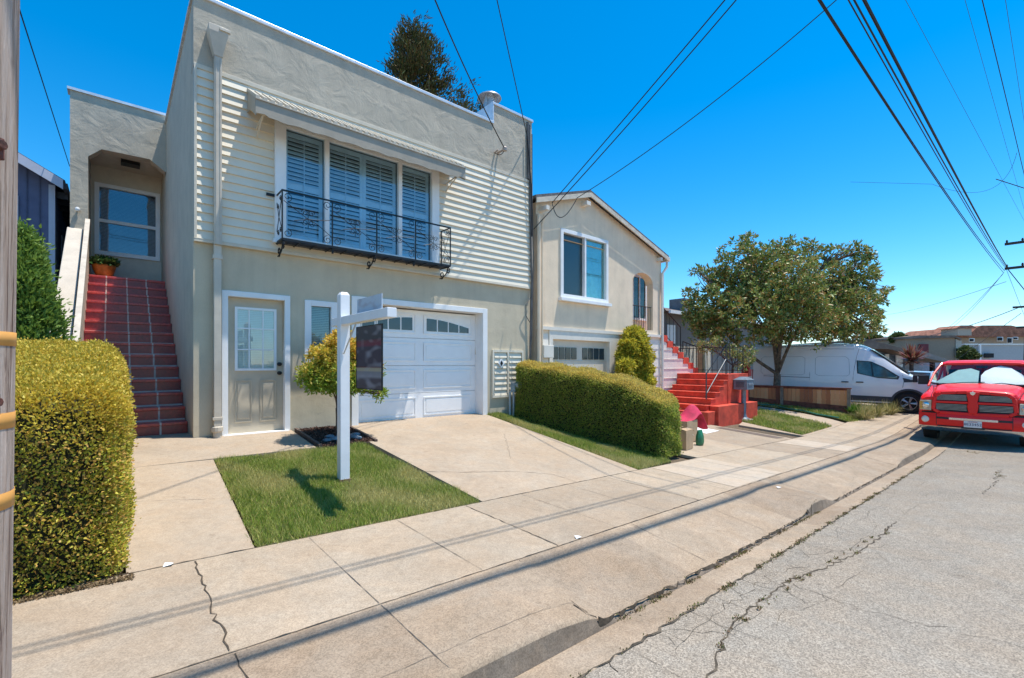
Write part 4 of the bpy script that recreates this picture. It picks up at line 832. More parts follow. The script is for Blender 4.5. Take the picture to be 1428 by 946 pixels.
def signmat(name, stops, nscale):
    m = bpy.data.materials.new(name); m.use_nodes = True; nt = m.node_tree; b = nt.nodes['Principled BSDF']; b.inputs['Roughness'].default_value = .45
    tc = nt.nodes.new('ShaderNodeTexCoord'); s = nt.nodes.new('ShaderNodeSeparateXYZ'); lk(nt, tc.outputs['Generated'], s.inputs[0])
    r = nt.nodes.new('ShaderNodeValToRGB'); lk(nt, s.outputs['Z'], r.inputs['Fac']); cr = r.color_ramp
    while len(cr.elements) < len(stops): cr.elements.new(.5)
    for i, (p, c) in enumerate(stops): cr.elements[i].position = p; cr.elements[i].color = (*c, 1)
    # soft pale smudges where the lettering has been blurred away
    mp_ = nt.nodes.new('ShaderNodeMapping'); mp_.inputs['Scale'].default_value = nscale; lk(nt, tc.outputs['Generated'], mp_.inputs[0])
    n = nt.nodes.new('ShaderNodeTexNoise'); n.inputs['Scale'].default_value = 1; n.inputs['Detail'].default_value = 0; lk(nt, mp_.outputs[0], n.inputs['Vector'])
    q = nt.nodes.new('ShaderNodeMapRange'); q.inputs['From Min'].default_value = .5; q.inputs['From Max'].default_value = .75; q.inputs['To Max'].default_value = .6; lk(nt, n.outputs['Fac'], q.inputs['Value'])
    mx = nt.nodes.new('ShaderNodeMix'); mx.data_type = 'RGBA'; lk(nt, q.outputs[0], mx.inputs['Factor']); lk(nt, r.outputs['Color'], mx.inputs[6]); mx.inputs[7].default_value = (.35, .33, .36, 1); lk(nt, mx.outputs[2], b.inputs['Base Color'])
    return m
dk = (.03, .022, .045)
hs_ = thing('hanging_sign', 'dark blurred for sale board hanging from the white crossbar', 'sign', (2.02, 4.64, 1.68))
q = MB().box(2.012, 2.022, 4.33, 4.96, 1.34, 2.0); q.build('panel', signmat('sign_panel', [(0, (.05, .045, .06)), (.16, (.06, .05, .07)), (.20, (.25, .24, .26)), (.27, (.2, .19, .21)), (.29, (.40, .33, .22)), (.33, (.35, .28, .2)), (.345, (.10, .01, .01)), (.36, dk), (.66, dk), (.70, (.14, .01, .035)), (.76, (.12, .015, .03)), (.79, (.03, .03, .04)), (.99, (.035, .035, .05))], (1, 3, 9)), hs_)
q = MB(); 
for (a, b, c, d_) in ((4.325, 4.965, 1.335, 1.343), (4.325, 4.965, 1.997, 2.005), (4.325, 4.333, 1.343, 1.997), (4.957, 4.965, 1.343, 1.997)): q.box(2.009, 2.025, a, b, c, d_)
q.build('frame', M_iron, hs_)
for y in (4.45, 4.85): MB().tube([(2.017, y, 2.0), (2.017, y, 2.05)], .008, 6).build('hook', M_cap, hs_)
rd = MB(); rd.box(2.012, 2.022, 4.33, 4.94, 2.149, 2.305); ro = rd.build('rider_sign', signmat('rider_panel', [(0, (.42, .50, .58)), (1, (.52, .58, .64))], (1, 5, 3))); tag(ro, 'pale blue blurred rider sign standing on top of the white crossbar', 'sign')

# ================================================================ POLES AND WIRES
def polemat(name, a, b, c):
    m = bpy.data.materials.new(name); m.use_nodes = True; nt = m.node_tree; bs = nt.nodes['Principled BSDF']; bs.inputs['Roughness'].default_value = .95; bs.inputs['Specular IOR Level'].default_value = .1
    tc = nt.nodes.new('ShaderNodeTexCoord'); mp_ = nt.nodes.new('ShaderNodeMapping'); mp_.inputs['Scale'].default_value = (26, 26, .8); lk(nt, tc.outputs['Object'], mp_.inputs[0])
    n = nt.nodes.new('ShaderNodeTexNoise'); n.inputs['Scale'].default_value = 2; n.inputs['Detail'].default_value = 8; n.inputs['Roughness'].default_value = .7; n.inputs['Distortion'].default_value = .6; lk(nt, mp_.outputs[0], n.inputs['Vector'])
    r = nt.nodes.new('ShaderNodeValToRGB'); cr = r.color_ramp; cr.elements.new(.5)
    for i, (p, q) in enumerate(((.36, a), (.46, b), (.66, c))): cr.elements[i].position = p; cr.elements[i].color = (*q, 1)
    lk(nt, n.outputs['Fac'], r.inputs['Fac'])
    v = nt.nodes.new('ShaderNodeTexVoronoi'); v.inputs['Scale'].default_value = 9; mp2 = nt.nodes.new('ShaderNodeMapping'); mp2.inputs['Scale'].default_value = (1, 1, .45); lk(nt, tc.outputs['Object'], mp2.inputs[0]); lk(nt, mp2.outputs[0], v.inputs['Vector'])
    k = nt.nodes.new('ShaderNodeMapRange'); k.inputs['From Min'].default_value = .05; k.inputs['From Max'].default_value = .14; k.inputs['To Min'].default_value = .35; lk(nt, v.outputs['Distance'], k.inputs['Value'])
    mx = nt.nodes.new('ShaderNodeMix'); mx.data_type = 'RGBA'; mx.blend_type = 'MULTIPLY'; mx.inputs['Factor'].default_value = .8; lk(nt, r.outputs[0], mx.inputs[6]); lk(nt, k.outputs[0], mx.inputs[7]); lk(nt, mx.outputs[2], bs.inputs['Base Color'])
    bp = nt.nodes.new('ShaderNodeBump'); bp.inputs['Strength'].default_value = .9; bp.inputs['Distance'].default_value = .02; lk(nt, n.outputs['Fac'], bp.inputs['Height']); lk(nt, bp.outputs[0], bs.inputs['Normal']); return m
M_pole = polemat('weathered_pole', (.14, .085, .065), (.50, .37, .29), (.66, .54, .46))
def pc(z): # axis of the near pole
    k = .017*(z-1.6)-.054; return (-.36+k*RT[0], 2.22+k*RT[1])
pole = thing('utility_pole', 'weathered wooden utility pole with orange bands at the left edge of the sidewalk', 'utility pole', (*pc(0), .15))
prof = MB(); zs = [i*.25 for i in range(0, 38)]
prof.loft([[(pc(z)[0]+(.154-.003*z)*math.cos(a*2*PI/28), pc(z)[1]+(.154-.003*z)*math.sin(a*2*PI/28), z) for a in range(28)] for z in zs], True, True)
prof.build('shaft', M_pole, pole, smooth=True)
M_band = mat('orange_band', (.62, .30, .07), .5, var=.1, scale=8)
for (ya, yb) in ((457, 479), (585, 610), (711, 737)):
    za, zb_ = [1.6+(508-y)/645*1.32 for y in (yb, ya)]; r = MB()
    r.loft([[(pc(z)[0]+(.1545-.003*z)*math.cos(a*2*PI/28), pc(z)[1]+(.1545-.003*z)*math.sin(a*2*PI/28), z) for a in range(28)] for z in (za, zb_)], True); o = r.build('band', M_band, pole, smooth=True)
    md = o.modifiers.new('s', 'SOLIDIFY'); md.thickness = .0015; md.offset = 1
M_rust = mat('rusty_iron', (.13, .045, .03), .85, var=.35, scale=25, bump=.5)
for yc in (199, 566, 935):
    z = 1.6+(508-yc)/645*1.40; p = Vector((pc(z)[0]+.150*RT[0]-.02*FW[0], pc(z)[1]+.150*RT[1]-.02*FW[1], z)); q = MB()
    rt = Vector((RT[0], RT[1], 0)); fw_ = Vector((FW[0], FW[1], 0))
    c = p+rt*.012
    vs = [c+rt*sx*.012+fw_*sy*.02+Vector((0, 0, sz*.034)) for sz in (-1, 1) for sy in (-1, 1) for sx in (-1, 1)]
    q.add(vs, [(0, 1, 3, 2), (4, 6, 7, 5), (0, 4, 5, 1), (2, 3, 7, 6), (0, 2, 6, 4), (1, 5, 7, 3)]); q.tube([c+rt*.01+Vector((0, 0, .008)), c+rt*.028+Vector((0, 0, .008))], .016, 8); q.tube([c+rt*.0+Vector((0, 0, -.02)), c+rt*.02+Vector((0, 0, -.02))], .009, 6); q.build('bolt', M_rust, pole, bevel=.003)
# far pole
fp = thing('utility_pole', 'distant utility pole with two crossarms at the right edge of the picture', 'utility pole', (35.5, .66, -.1))
MB().tube([(35.6, .80, -.3), (35.4, .52, 12.5)], [.17, .13], 10).build('shaft', mat('dark_pole', (.10, .08, .07), .95, var=.3, scale=5), fp)
M_arm = mat('crossarm', (.06, .05, .045), .9)
for (x, y, h) in ((1401, 375, .06), (1401, 341, .06)):
    e_ = atX(x, y, 35.3); q = MB(); q.box(35.24, 35.36, e_[1]-2.6, e_[1], e_[2]-h, e_[2]+h)
    for k in range(3): q.lathe([(.03, e_[2]+h), (.05, e_[2]+h+.06), (.03, e_[2]+h+.14), (.001, e_[2]+h+.16)], (35.3, e_[1]-.08-k*.55, 0), 8)
    q.build('crossarm', M_arm, fp)
for (x, y) in ((1412, 429), (1417, 457)): e_ = atX(x, y, 35.3); MB().box(35.26, 35.34, e_[1]-1.2, e_[1], e_[2]-.05, e_[2]+.05).build('crossarm', M_arm, fp)
M_wire = mat('black_wire', (.012, .012, .014), .7, var=.1); M_wiref = mat('far_wire', (.06, .07, .085), .8, var=.1)
def wire(pts, r, label, group=None, m=M_wire, n=40, sag=0):
    """smooth curve through 3 points (quadratic) or a straight span with sag"""
    pts = [Vector(p) for p in pts]; out = []
    if len(pts) == 3:
        A, B, D = pts; tb = (B-A).length/((B-A).length+(D-B).length)
        Cc = (B-A*(1-tb)**2-D*tb**2)/(2*tb*(1-tb))
        for i in range(n+1): t = i/n; out.append(A*(1-t)**2+Cc*2*t*(1-t)+D*t*t)
    elif len(pts) == 2:
        for i in range(n+1): t = i/n; out.append(pts[0].lerp(pts[1], t)-Vector((0, 0, sag*4*t*(1-t))))
    else: out = pts
    q = MB(); q.tube(out, r, 5); o = q.build('overhead_wire', m, None, smooth=True); tag(o, label, 'wire', group); return o
def thru(x, y, Y): return atY(x, y, Y)
LW = 'overhead wires along the street'
def street_wire(xt, a, r, end, label, z0=None):
    p = Vector(thru(xt, 0, a)); e_ = Vector(atX(end[0], end[1], 35.3)); d = Vector((p.x+1.2, 0, 0))
    s = Vector((-.4, a+.1, p.z+ (z0 if z0 is not None else .28))); mid = thru(lerp(xt, end[0], .0), 0, a)
    wire([s, p, e_], r, label, LW)
street_wire(1205, 1.47, .019, (1405, 373), 'thickest black cable of the bundle crossing the sky at the upper right')
street_wire(1191, 1.52, .011, (1404, 374), 'thinner black wire just left of the thickest street cable')
street_wire(1183, 1.56, .008, (1403, 375), 'thin black wire second to the left of the thickest street cable')
street_wire(1144, 2.06, .011, (1401, 378), 'right one of the two close thin wires starting above the tree')
street_wire(1141, 2.12, .011, (1399, 380), 'left one of the two close thin wires starting above the tree')
FW_ = 'faint distant wires'
def pxwire(a, b, D1, D2, r, label, sag=.0, m=M_wiref, mid=None):
    A, B = atD(*a, D1), atD(*b, D2)
    if mid: wire([A, atD(mid[0], mid[1], (D1+D2)/2), B], r, label, FW_, m)
    else: wire([A, B], r, label, FW_, m, 16, sag)
pxwire((1252, -20), (1440, 330), 12, 26, .005, 'faint thin wire right of the thick cable, leftmost of the faint ones'); pxwire((1340, -20), (1436, 320), 12, 26, .005, 'faint thin wire running down to the top crossarm at the right')
pxwire((1399, -20), (1436, 220), 10, 20, .005, 'faint thin wire in the upper right corner')
pxwire((1366, -15), (1434, 268), 10, 18, .010, 'dark wire falling steeply near the right edge', m=M_wire, mid=(1406, 150))
pxwire((1418, 213), (1300, 257), 16, 18, .006, 'small sagging connection wire near the upper right edge', .0, mid=(1385, 262)); pxwire((1300, 257), (1186, 254), 18, 20, .006, 'thin stay wire joining the street cables', 0)
pxwire((1389, 250), (1445, 268), 16, 16, .014, 'short dark cable end with a connector near the right edge', m=M_wire)
pxwire((1228, 440), (1403, 393), 60, 25, .013, 'long thin wire from the tree crown to the far pole', .3); pxwire((1285, 475), (1398, 383), 60, 25, .012, 'thin wire rising from the tan roofs to the crossarm', .8); pxwire((1300, 468), (1400, 380), 60, 25, .012, 'second thin wire rising from the roofs to the crossarm', .9)
pxwire((1228, 468), (1424, 428), 60, 25, .02, 'darker wire low over the distant roofs', .9); pxwire((1330, 505), (1424, 437), 45, 25, .014, 'pale stay wire in front of the terracotta roof', 0); pxwire((1405, 375), (1445, 425), 24, 24, .02, 'thick wire from the crossarm down past the far pole', 0, M_wire)
pxwire((1403, 375), (1440, 470), 24, 26, .008, 'thin wire dropping from the crossarm behind the pole', 0)
SD = 'service wires to the houses'
e1b = Vector(e1)
a_ = Vector(atY(612, 0, 5.6)); wire([a_+(a_-e1b)*.6+Vector((0, 0, .2)), Vector(atY(646, 90, 6.55)), e1b], .011, 'black service wire running down to the bracket on the stucco parapet', SD)
c2 = Vector(atY(735, 190, 7.78)); a_ = Vector(atY(693, 0, 6.3)); wire([a_+(a_-c2)*.6, a_, c2], .009, 'black service wire running down to the right corner of the stucco house', SD)
wire([e1b, Vector(atY(697, 216, 7.7)), Vector(atY(690, 213, 7.75))], .008, 'short looped wire tail between the two insulators on the parapet', SD)
wire([c2, Vector(atY(740, 250, 7.74)), Vector(atY(742, 330, 7.76))], .014, 'black cable hanging down the right corner of the stucco house', SD)
n1 = Vector(atY(770, 283, 7.3)); n2 = Vector(atY(744, 320, 7.45)); n3 = Vector(atY(805, 276, 7.0))
for (xt, e_, m_, lb_) in ((1009, n1, (880, 155), 'upper of the two parallel wires running to the tan house gable'), (1020, n2, (891, 157), 'lower of the two parallel wires running to the gap between the houses')):
    a_ = Vector(atY(xt, 0, 3.4)); wire([a_+(a_-e_)*.5, Vector(atY(m_[0], m_[1], 5.0)), e_], .010, lb_, SD)
a_ = Vector(atY(1136, 0, 2.6)); wire([a_+(a_-n3)*.5, Vector(atY(975, 158, 4.3)), n3], .008, 'thin wire running right of the pair down to the tan house roof', SD)
wire([n3, Vector(atY(778, 302, 7.2)), n1, ], .009, 'looped wire tail under the gable of the tan house', SD)
wire([atD(26, 10, 6), atD(97, 232, 12)], .008, 'thin wire from the wooden pole to the blue house', SD, n=8)
# ================================================================ TAN HOUSE NEXT DOOR
M_tan = stucco('tan_stucco', (.86, .69, .50), .08, 8); M_tanw = mat('tan_white_trim', (.78, .72, .62), .6, var=.04); M_shing = mat('grey_shingles', (.14, .135, .135), .9, var=.3, scale=14, bump=.4)
th = thing('tan_house', 'tan stucco gabled house with a sliding window, arched porch and small garage', 'house', (10.2, FY, .1))
TL, TR, TZ = 7.50, 12.86, 2.45
AXx, AZz = 9.30, 6.02   # apex
def roofz(x): return AZz-(AXx-x)*.30 if x < AXx else AZz-(x-AXx)*.30
mb = MB(); HW = (8.37, 10.12, 3.31, 4.88); H2 = (11.36, 12.40, 2.62, 4.30)
holes_wall(mb, TL, TR, TZ, 4.70, [(HW[0], HW[1], HW[2], 4.70), (H2[0], H2[1], H2[2], H2[3])], FY, .2)
mb.quad((TL, FY, 4.7), (HW[0], FY, 4.7), (HW[0], FY, roofz(HW[0])-.05), (TL, FY, roofz(TL)-.05))
mb.add([(HW[0], FY, 4.88), (AXx, FY, 4.88), (HW[1], FY, 4.88), (HW[1], FY, roofz(HW[1])-.05), (AXx, FY, AZz-.05), (HW[0], FY, roofz(HW[0])-.05)], [(0, 1, 4, 5), (1, 2, 3, 4)])
mb.quad((HW[0], FY, 4.88), (HW[0], FY+.2, 4.88), (HW[1], FY+.2, 4.88), (HW[1], FY, 4.88))
mb.quad((HW[1], FY, 4.7), (TR, FY, 4.7), (TR, FY, max(4.7, roofz(TR)-.03)), (HW[1], FY, roofz(HW[1])-.05))
mb.quad((TR, 8.62, 0), (TR, 18, 0), (TR, 18, 4.8), (TR, 8.62, 4.8)); mb.quad((TL, FY, 0), (TL, 18, 0), (TL, 18, 5.4), (TL, FY, 5.4)); mb.quad((H2[1]+.02, FY+.2, 2.5), (TR, FY+.2, 2.5), (TR, FY+.2, 4.7), (H2[1]+.02, FY+.2, 4.7)); mb.quad((TR, FY, 0), (TR, FY+.2, 0), (TR, FY+.2, 4.8), (TR, FY, 4.8))
wall = mb.build('upper_wall', M_tan, th)
# arch head (elliptical) filling the top of the porch opening
mb = MB(); n = 12; cx3 = (H2[0]+H2[1])/2; rx3 = (H2[1]-H2[0])/2; pts = [(cx3-rx3*math.cos(PI*i/n), 4.30-.30+.30*math.sin(PI*i/n)) for i in range(n+1)]
for p, q in zip(pts, pts[1:]): mb.quad((p[0], FY-.001, p[1]), (q[0], FY-.001, q[1]), (q[0], FY-.001, 4.31), (p[0], FY-.001, 4.31)); mb.quad((p[0], FY-.001, p[1]), (q[0], FY-.001, q[1]), (q[0], FY+.25, q[1]), (p[0], FY+.25, p[1]))
mb.build('arch_head', M_tan, th)
mb = MB(); mb.quad((H2[0]-.3, 8.6, 2.5), (13.4, 8.6, 2.5), (13.4, 8.6, 4.7), (H2[0]-.3, 8.6, 4.7)); mb.quad((H2[0], FY+.2, 2.5), (H2[0], 8.6, 2.5), (H2[0], 8.6, 4.7), (H2[0], FY+.2, 4.7)); mb.quad((H2[0], FY+.05, 4.69), (TR, FY+.05, 4.69), (TR, 8.6, 4.69), (H2[0], 8.6, 4.69)); mb.box(H2[0]+.003, TR-.003, FY+.003, 8.597, 2.52, 2.617)
mb.build('porch_interior', M_tan, th)
q = MB(); q.box(12.33, 12.40, 8.55, 8.6, 3.0, 4.45); q.box(13.05, 13.12, 8.55, 8.6, 3.0, 4.45); q.box(12.40, 13.05, 8.55, 8.6, 4.36, 4.45); q.box(12.40, 13.05, 8.55, 8.6, 3.0, 3.07); q.box(12.70, 12.75, 8.55, 8.6, 3.07, 4.36); po2 = q.build('porch_window', M_white, th); MB().box(12.40, 13.05, 8.58, 8.585, 3.07, 4.36).build('pane', mat('dark_teal_glass', (.02, .05, .055), .1, spec=.8), po2)
q = MB()
for i in range(9): x = lerp(H2[0]+.05, H2[1]-.05, i/8); q.tube([(x, FY+.06, 2.62), (x, FY+.06, 3.32)], .008, 4)
q.tube([(H2[0], FY+.06, 3.32), (H2[1], FY+.06, 3.32)], .012, 4); q.build('porch_railing', M_iron, th)
# window
q = MB(); a, b, c, d_ = HW
q.box(a-.06, a+.03, FY-.045, FY+.08, c-.06, d_+.07); q.box(b-.03, b+.06, FY-.045, FY+.08, c-.06, d_+.07); q.box(a+.03, b-.03, FY-.045, FY+.08, d_-.02, d_+.07); q.box(a+.03, b-.03, FY-.045, FY+.08, c-.06, c+.03); q.box((a+b)/2-.03, (a+b)/2+.03, FY-.03, FY+.07, c+.03, d_-.02)
q.box(a-.12, b+.12, FY-.12, FY+.0, c-.15, c-.07); wo2 = q.build('sliding_window', M_white, th, bevel=.004)
MB().box(a+.03, (a+b)/2-.03, FY+.06, FY+.065, c+.03, d_-.02).build('pane', glass('screen_pane', (.40, .45, .45), .03, .3), wo2)
MB().box((a+b)/2+.03, b-.03, FY+.04, FY+.045, c+.03, d_-.02).build('pane', glass('tan_house_glass', (.75, .9, .88), .05), wo2)
q = MB(); k = 26; 
q.loft([[(lerp(a+.03, b-.03, i/k/1.0), FY+.12+.012*math.sin(i*1.9), c), (lerp(a+.03, b-.03, i/k), FY+.12+.012*math.sin(i*1.9), d_)] for i in range(k+1)]); q.build('curtain', mat('teal_curtain', (.42, .58, .52), .8, var=.1), wo2)
# lower storey
q = MB(); q.box(TL-.0, TR+.02, FY-.05, FY-.001, TZ-.03, TZ+.05); q.box(7.92, 10.67, FY-.03, FY+.0, 2.21, 2.419); q.box(7.92, 8.043, FY-.03, FY+.1, 0, 2.209); q.box(10.247, 10.67, FY-.03, FY+.1, 0, 2.209); q.build('garage_surround', M_tanw, th)
mb = MB(); holes_wall(mb, TL, TR, -.2, TZ-.03, [(8.04, 10.25, -.2, 2.2)], FY+.0, .2); mb.build('lower_wall', M_tan, th)
for (x0, x1) in ((TL, 7.91), (10.68, TR)):
    q = MB()
    for i in range(9): z = -.1+i*.27; q.add([(x0, FY-.014, z), (x1, FY-.014, z), (x1, FY-.003, z+.27), (x0, FY-.003, z+.27), (x0, FY-.001, z), (x1, FY-.001, z)], [(0, 1, 2, 3), (0, 4, 5, 1)])
    q.build('lower_siding', M_tanw, th)
q = MB(); q.box(8.04, 10.25, FY+.08, FY+.12, 0, 2.2)
for i in range(4): q.box(8.04, 10.25, FY+.07, FY+.078, .02+i*.55, .035+i*.55)
gd2 = q.build('garage_door', mat('tan_garage', (.70, .62, .50), .5, var=.03), th)
for (a, b) in ((8.12, 9.02), (9.22, 10.14)):
    for i in range(4): x0 = lerp(a, b, i/4)+.02; MB().box(x0, x0+(b-a)/4-.04, FY+.06, FY+.075, 1.72, 2.02).build('garage_window', mat('tan_pane', (.04, .06, .07), .15), gd2)
# roof
q = MB(); y0, y1 = 7.72, 18
for (xa, xb) in ((7.36, AXx), (AXx, 13.05)):
    za, zb2 = (roofz(xa), AZz) if xa < AXx else (AZz, roofz(xb))
    q.add([(xa, y0, za), (xb, y0, zb2), (xb, y1, zb2), (xa, y1, za), (xa, y0, za+.07), (xb, y0, zb2+.07), (xb, y1, zb2+.07), (xa, y1, za+.07)], [(0, 3, 2, 1), (4, 5, 6, 7), (0, 1, 5, 4), (1, 2, 6, 5), (2, 3, 7, 6), (3, 0, 4, 7)])
q.build('roof', M_shing, th)
q = MB(); f = .12
for (xa, xb) in ((7.36, AXx), (AXx, 13.05)):
    za, zb2 = (roofz(xa), AZz) if xa < AXx else (AZz, roofz(xb)); q.prism([(xa, za-f), (xb, zb2-f), (xb, zb2-.004), (xa, za-.004)], (y0-.03, y0-.002))
q.build('fascia', mat('fascia_paint', (.66, .58, .46), .6), th); q = MB(); [MB().box(*b_).build('rafter_tail', M_tanw, th) for b_ in ((9.1, 9.25, y0-.05, FY, 5.66, 5.76), (7.6, 7.7, y0-.1, FY, 5.2, 5.3), (12.6, 12.7, y0, FY, 4.75, 4.85))]
q = MB(); q.tube([(13.0, 7.75, 4.8), (12.98, 7.75, 4.6), (12.82, 7.8, 4.4), (12.82, 7.8, .1)], .04, 8); q.build('downspout', M_tanw, th, smooth=True); MB().box(13.03, 13.12, 7.72, 18, 4.80, 4.92).build('gutter', M_tanw, th)
MB().tube([(7.62, 7.7, 5.1), (7.62, 7.8, 4.8), (7.62, 7.8, .8)], .035, 8).build('downspout', M_tan, th, smooth=True); MB().tube([(7.52, 7.8, 5.1), (7.52, 7.8, .2)], .05, 8).build('downspout', M_tan, th, smooth=True)
q = MB().box(7.62, 7.95, 7.72, 7.83, 1.75, 2.05); q.build('electric_meter', M_tanw, th, bevel=.01)

# ---- red entrance stairs
M_red = mat('red_paint_concrete', (.66, .075, .035), .7, var=.18, scale=4, bump=.2, fine=.15, fscale=60)
rs_ = thing('red_stairs', 'bright red painted concrete stairs with black railings beside the tan house', 'stairs', (14, 6.9, .05))
q = MB(); Ls = 1.30
for k in range(7):
    z = Ls-.172*k; x = 13.9-.26*k; nx_ = 15.3 if k == 0 else 13.9-.26*(k-1)+.02
    q.box(x, nx_, 6.29, 7.80, -.15, z-.035); q.box(x-.025, nx_, 6.27, 7.80, z-.035, z)
q.box(13.89, 15.3, 6.27, 9.0, -.15, Ls-.036)
q.box(13.88, 15.3, 7.8, 9.0, Ls-.035, Ls)
q.box(12.75, 15.38, 6.02, 6.27, -.2, .42); q.box(12.3, 12.75, 6.1, 6.29, -.2, .28)
q.build('lower_flight', M_red, rs_, bevel=.012)
q = MB(); st2 = MB()
for k in range(7):
    x1 = 15.25-.33*k; z = Ls+.172*(k+1); q.box(x1-.34, x1, 7.93, 9.0, z-.17, z); q.box(x1-.33, x1+.01, 7.90, 7.93, z-.2, z+.002)
q.build('upper_flight', M_red, rs_, bevel=.006)
st2.add([(TR+.02, 7.92, -.1), (15.2, 7.92, -.1), (15.2, 7.92, Ls+.0), (TR+.02, 7.92, 2.45)], [(0, 1, 2, 3)])
for i in range(9): z = -.05+.3*i; xx = min(15.2, 12.9+(2.5-z)*1.95); st2.box(TR+.02, max(TR+.1, xx), 7.905, 7.92, z, z+.012)
st2.build('stringer_wall', M_tanw, rs_)
def rail(name, pts, h, nb, m, r=.012, both=True):
    q = MB(); A, B = Vector(pts[0]), Vector(pts[1]); q.tube([A+Vector((0, 0, h)), B+Vector((0, 0, h))], r*1.4, 6)
    if both: q.tube([A+Vector((0, 0, .1)), B+Vector((0, 0, .1))], r, 5)
    for i in range(nb): p = A.lerp(B, i/(nb-1)); q.tube([p, p+Vector((0, 0, h))], r*(1.5 if i in (0, nb-1) else .7), 5)
    return q.build(name, m, rs_)
rail('railing', [(13.05, 7.95, 2.5), (14.15, 7.95, 1.92)], .9, 6, M_iron); rail('railing', [(14.3, 7.95, 1.5), (15.2, 7.95, 1.35)], .85, 5, M_iron)
rail('railing', [(15.22, 6.4, Ls), (15.22, 8.9, Ls)], .85, 16, M_iron, .01)
M_galv = mat('grey_rail', (.07, .075, .08), .4, .5)
q = MB(); q.tube([(13.95, 6.36, Ls), (13.95, 6.36, 2.17), (12.72, 6.36, 1.32), (12.72, 6.36, .6)], .02, 8); q.tube([(13.95, 6.36, 1.75), (12.72, 6.36, .75)], .016, 8); q.tube([(14.3, 6.4, Ls), (14.3, 6.4, 2.17), (13.95, 6.36, 2.17)], .016, 8); q.build('handrail', M_galv, rs_, smooth=True)

# ---- mailbox
mx_ = G(1037, 586); zb5 = g(*mx_); mbx = thing('mailbox', 'grey mailbox on a round pedestal at the corner of the small lawn', 'mailbox', (mx_[0], mx_[1], zb5))
M_mail = mat('mailbox_grey', (.19, .225, .26), .45, .2, var=.12)
X, Y = mx_; q = MB(); q.lathe([(.17, zb5+.03), (.17, zb5+.05), (.10, zb5+.09), (.07, zb5+.18), (.065, zb5+.95), (.08, zb5+.98)], (X, Y, 0), 20); q.build('pedestal', M_mail, mbx, smooth=True)
q = MB(); q.box(X-.22, X+.22, Y-.19, Y+.19, zb5-.03, zb5+.03); q.build('footing', M_new, mbx)
q = MB(); a = .24; q.box(X-a, X+a, Y-.2, Y+.2, zb5+.93, zb5+1.22); q.add([(X-a-.02, Y-.22, zb5+1.22), (X+a+.02, Y-.22, zb5+1.22), (X+a+.02, Y+.22, zb5+1.22), (X-a-.02, Y+.22, zb5+1.22), (X-.1, Y-.08, zb5+1.31), (X+.1, Y-.08, zb5+1.31), (X+.1, Y+.08, zb5+1.31), (X-.1, Y+.08, zb5+1.31)], [(0, 3, 2, 1), (4, 5, 6, 7), (0, 1, 5, 4), (1, 2, 6, 5), (2, 3, 7, 6), (3, 0, 4, 7)]); q.box(X-.16, X+.16, Y-.215, Y-.2, zb5+1.05, zb5+1.12)
bx5 = q.build('box', M_mail, mbx, bevel=.01); q = MB(); q.box(X-.255, X-.242, Y-.12, Y+.12, zb5+1.0, zb5+1.17); q.box(X-.27, X-.255, Y-.03, Y+.03, zb5+1.1, zb5+1.13); q.build('door', mat('mailbox_door', (.11, .13, .15), .4, .3), bx5)

# ---- cardboard boxes with discarded things
M_card = mat('cardboard', (.46, .31, .18), .85, var=.1, scale=5); M_cardi = mat('cardboard_inside', (.30, .2, .12), .9)
def carton(loc, sx, sy, sz, rz, label, flap=True):
    t = thing('cardboard_box', label, 'box', (*loc, g(*loc)), rz); q = MB(); w_ = .008
    q.box(-sx, sx, -sy, -sy+w_, .0, sz); q.box(-sx, sx, sy-w_, sy, 0, sz); q.box(-sx, -sx+w_, -sy+w_, sy-w_, 0, sz); q.box(sx-w_, sx, -sy+w_, sy-w_, 0, sz); q.box(-sx+w_, sx-w_, -sy+w_, sy-w_, .0, .01); q.build('carton', M_card, t, local=True)
    if flap:
        q = MB(); q.add([(-sx, -sy, sz), (sx, -sy, sz), (sx+.01, -sy+.12, sz+.012), (-sx, -sy+.13, sz+.03)], [(0, 1, 2, 3)]); q.add([(-sx, sy, sz), (sx, sy, sz), (sx, sy-.11, sz+.04), (-sx, sy-.13, sz+.02)], [(0, 1, 2, 3)]); q.add([(sx, -sy, sz), (sx, sy, sz), (sx+.1, sy, sz-.06), (sx+.11, -sy+.02, sz-.05)], [(0, 1, 2, 3)])
        o = q.build('flap', M_card, t, local=True); md = o.modifiers.new('s', 'SOLIDIFY'); md.thickness = .005
    return t
b1 = G(957, 627); b2 = G(966, 619)
b1 = G(961, 627); b2 = G(969, 619); cx8, cy8 = b2[0]+.03, b2[1]+.28
carton((b1[0]-.05, b1[1]+.12), .17, .15, .38, .12, 'smaller tan cardboard box nearest the sidewalk beside the long hedge')
cx8, cy8 = b2[0]+.03, b2[1]+.28
carton((cx8, cy8), .27, .2, .46, .1, 'larger cardboard box behind the small one, holding the pink cloth', False)
zz8 = g(*b2); q = MB(); q.loft([[(b2[0]-.06+a*math.cos(t), b2[1]-.14+b*math.sin(t), zz8+h) for t in [k*PI/5+.2 for k in range(10)]] for a, b, h in ((.10, .06, 0), (.12, .075, .06), (.11, .07, .18), (.08, .05, .26), (.09, .02, .31))], True, True); tag(q.build('green_bag', mat('green_plastic', (.015, .17, .07), .4, var=.25, scale=12, bump=.6, bscale=14), None, smooth=True), 'small green bag standing between the two cardboard boxes', 'bag')
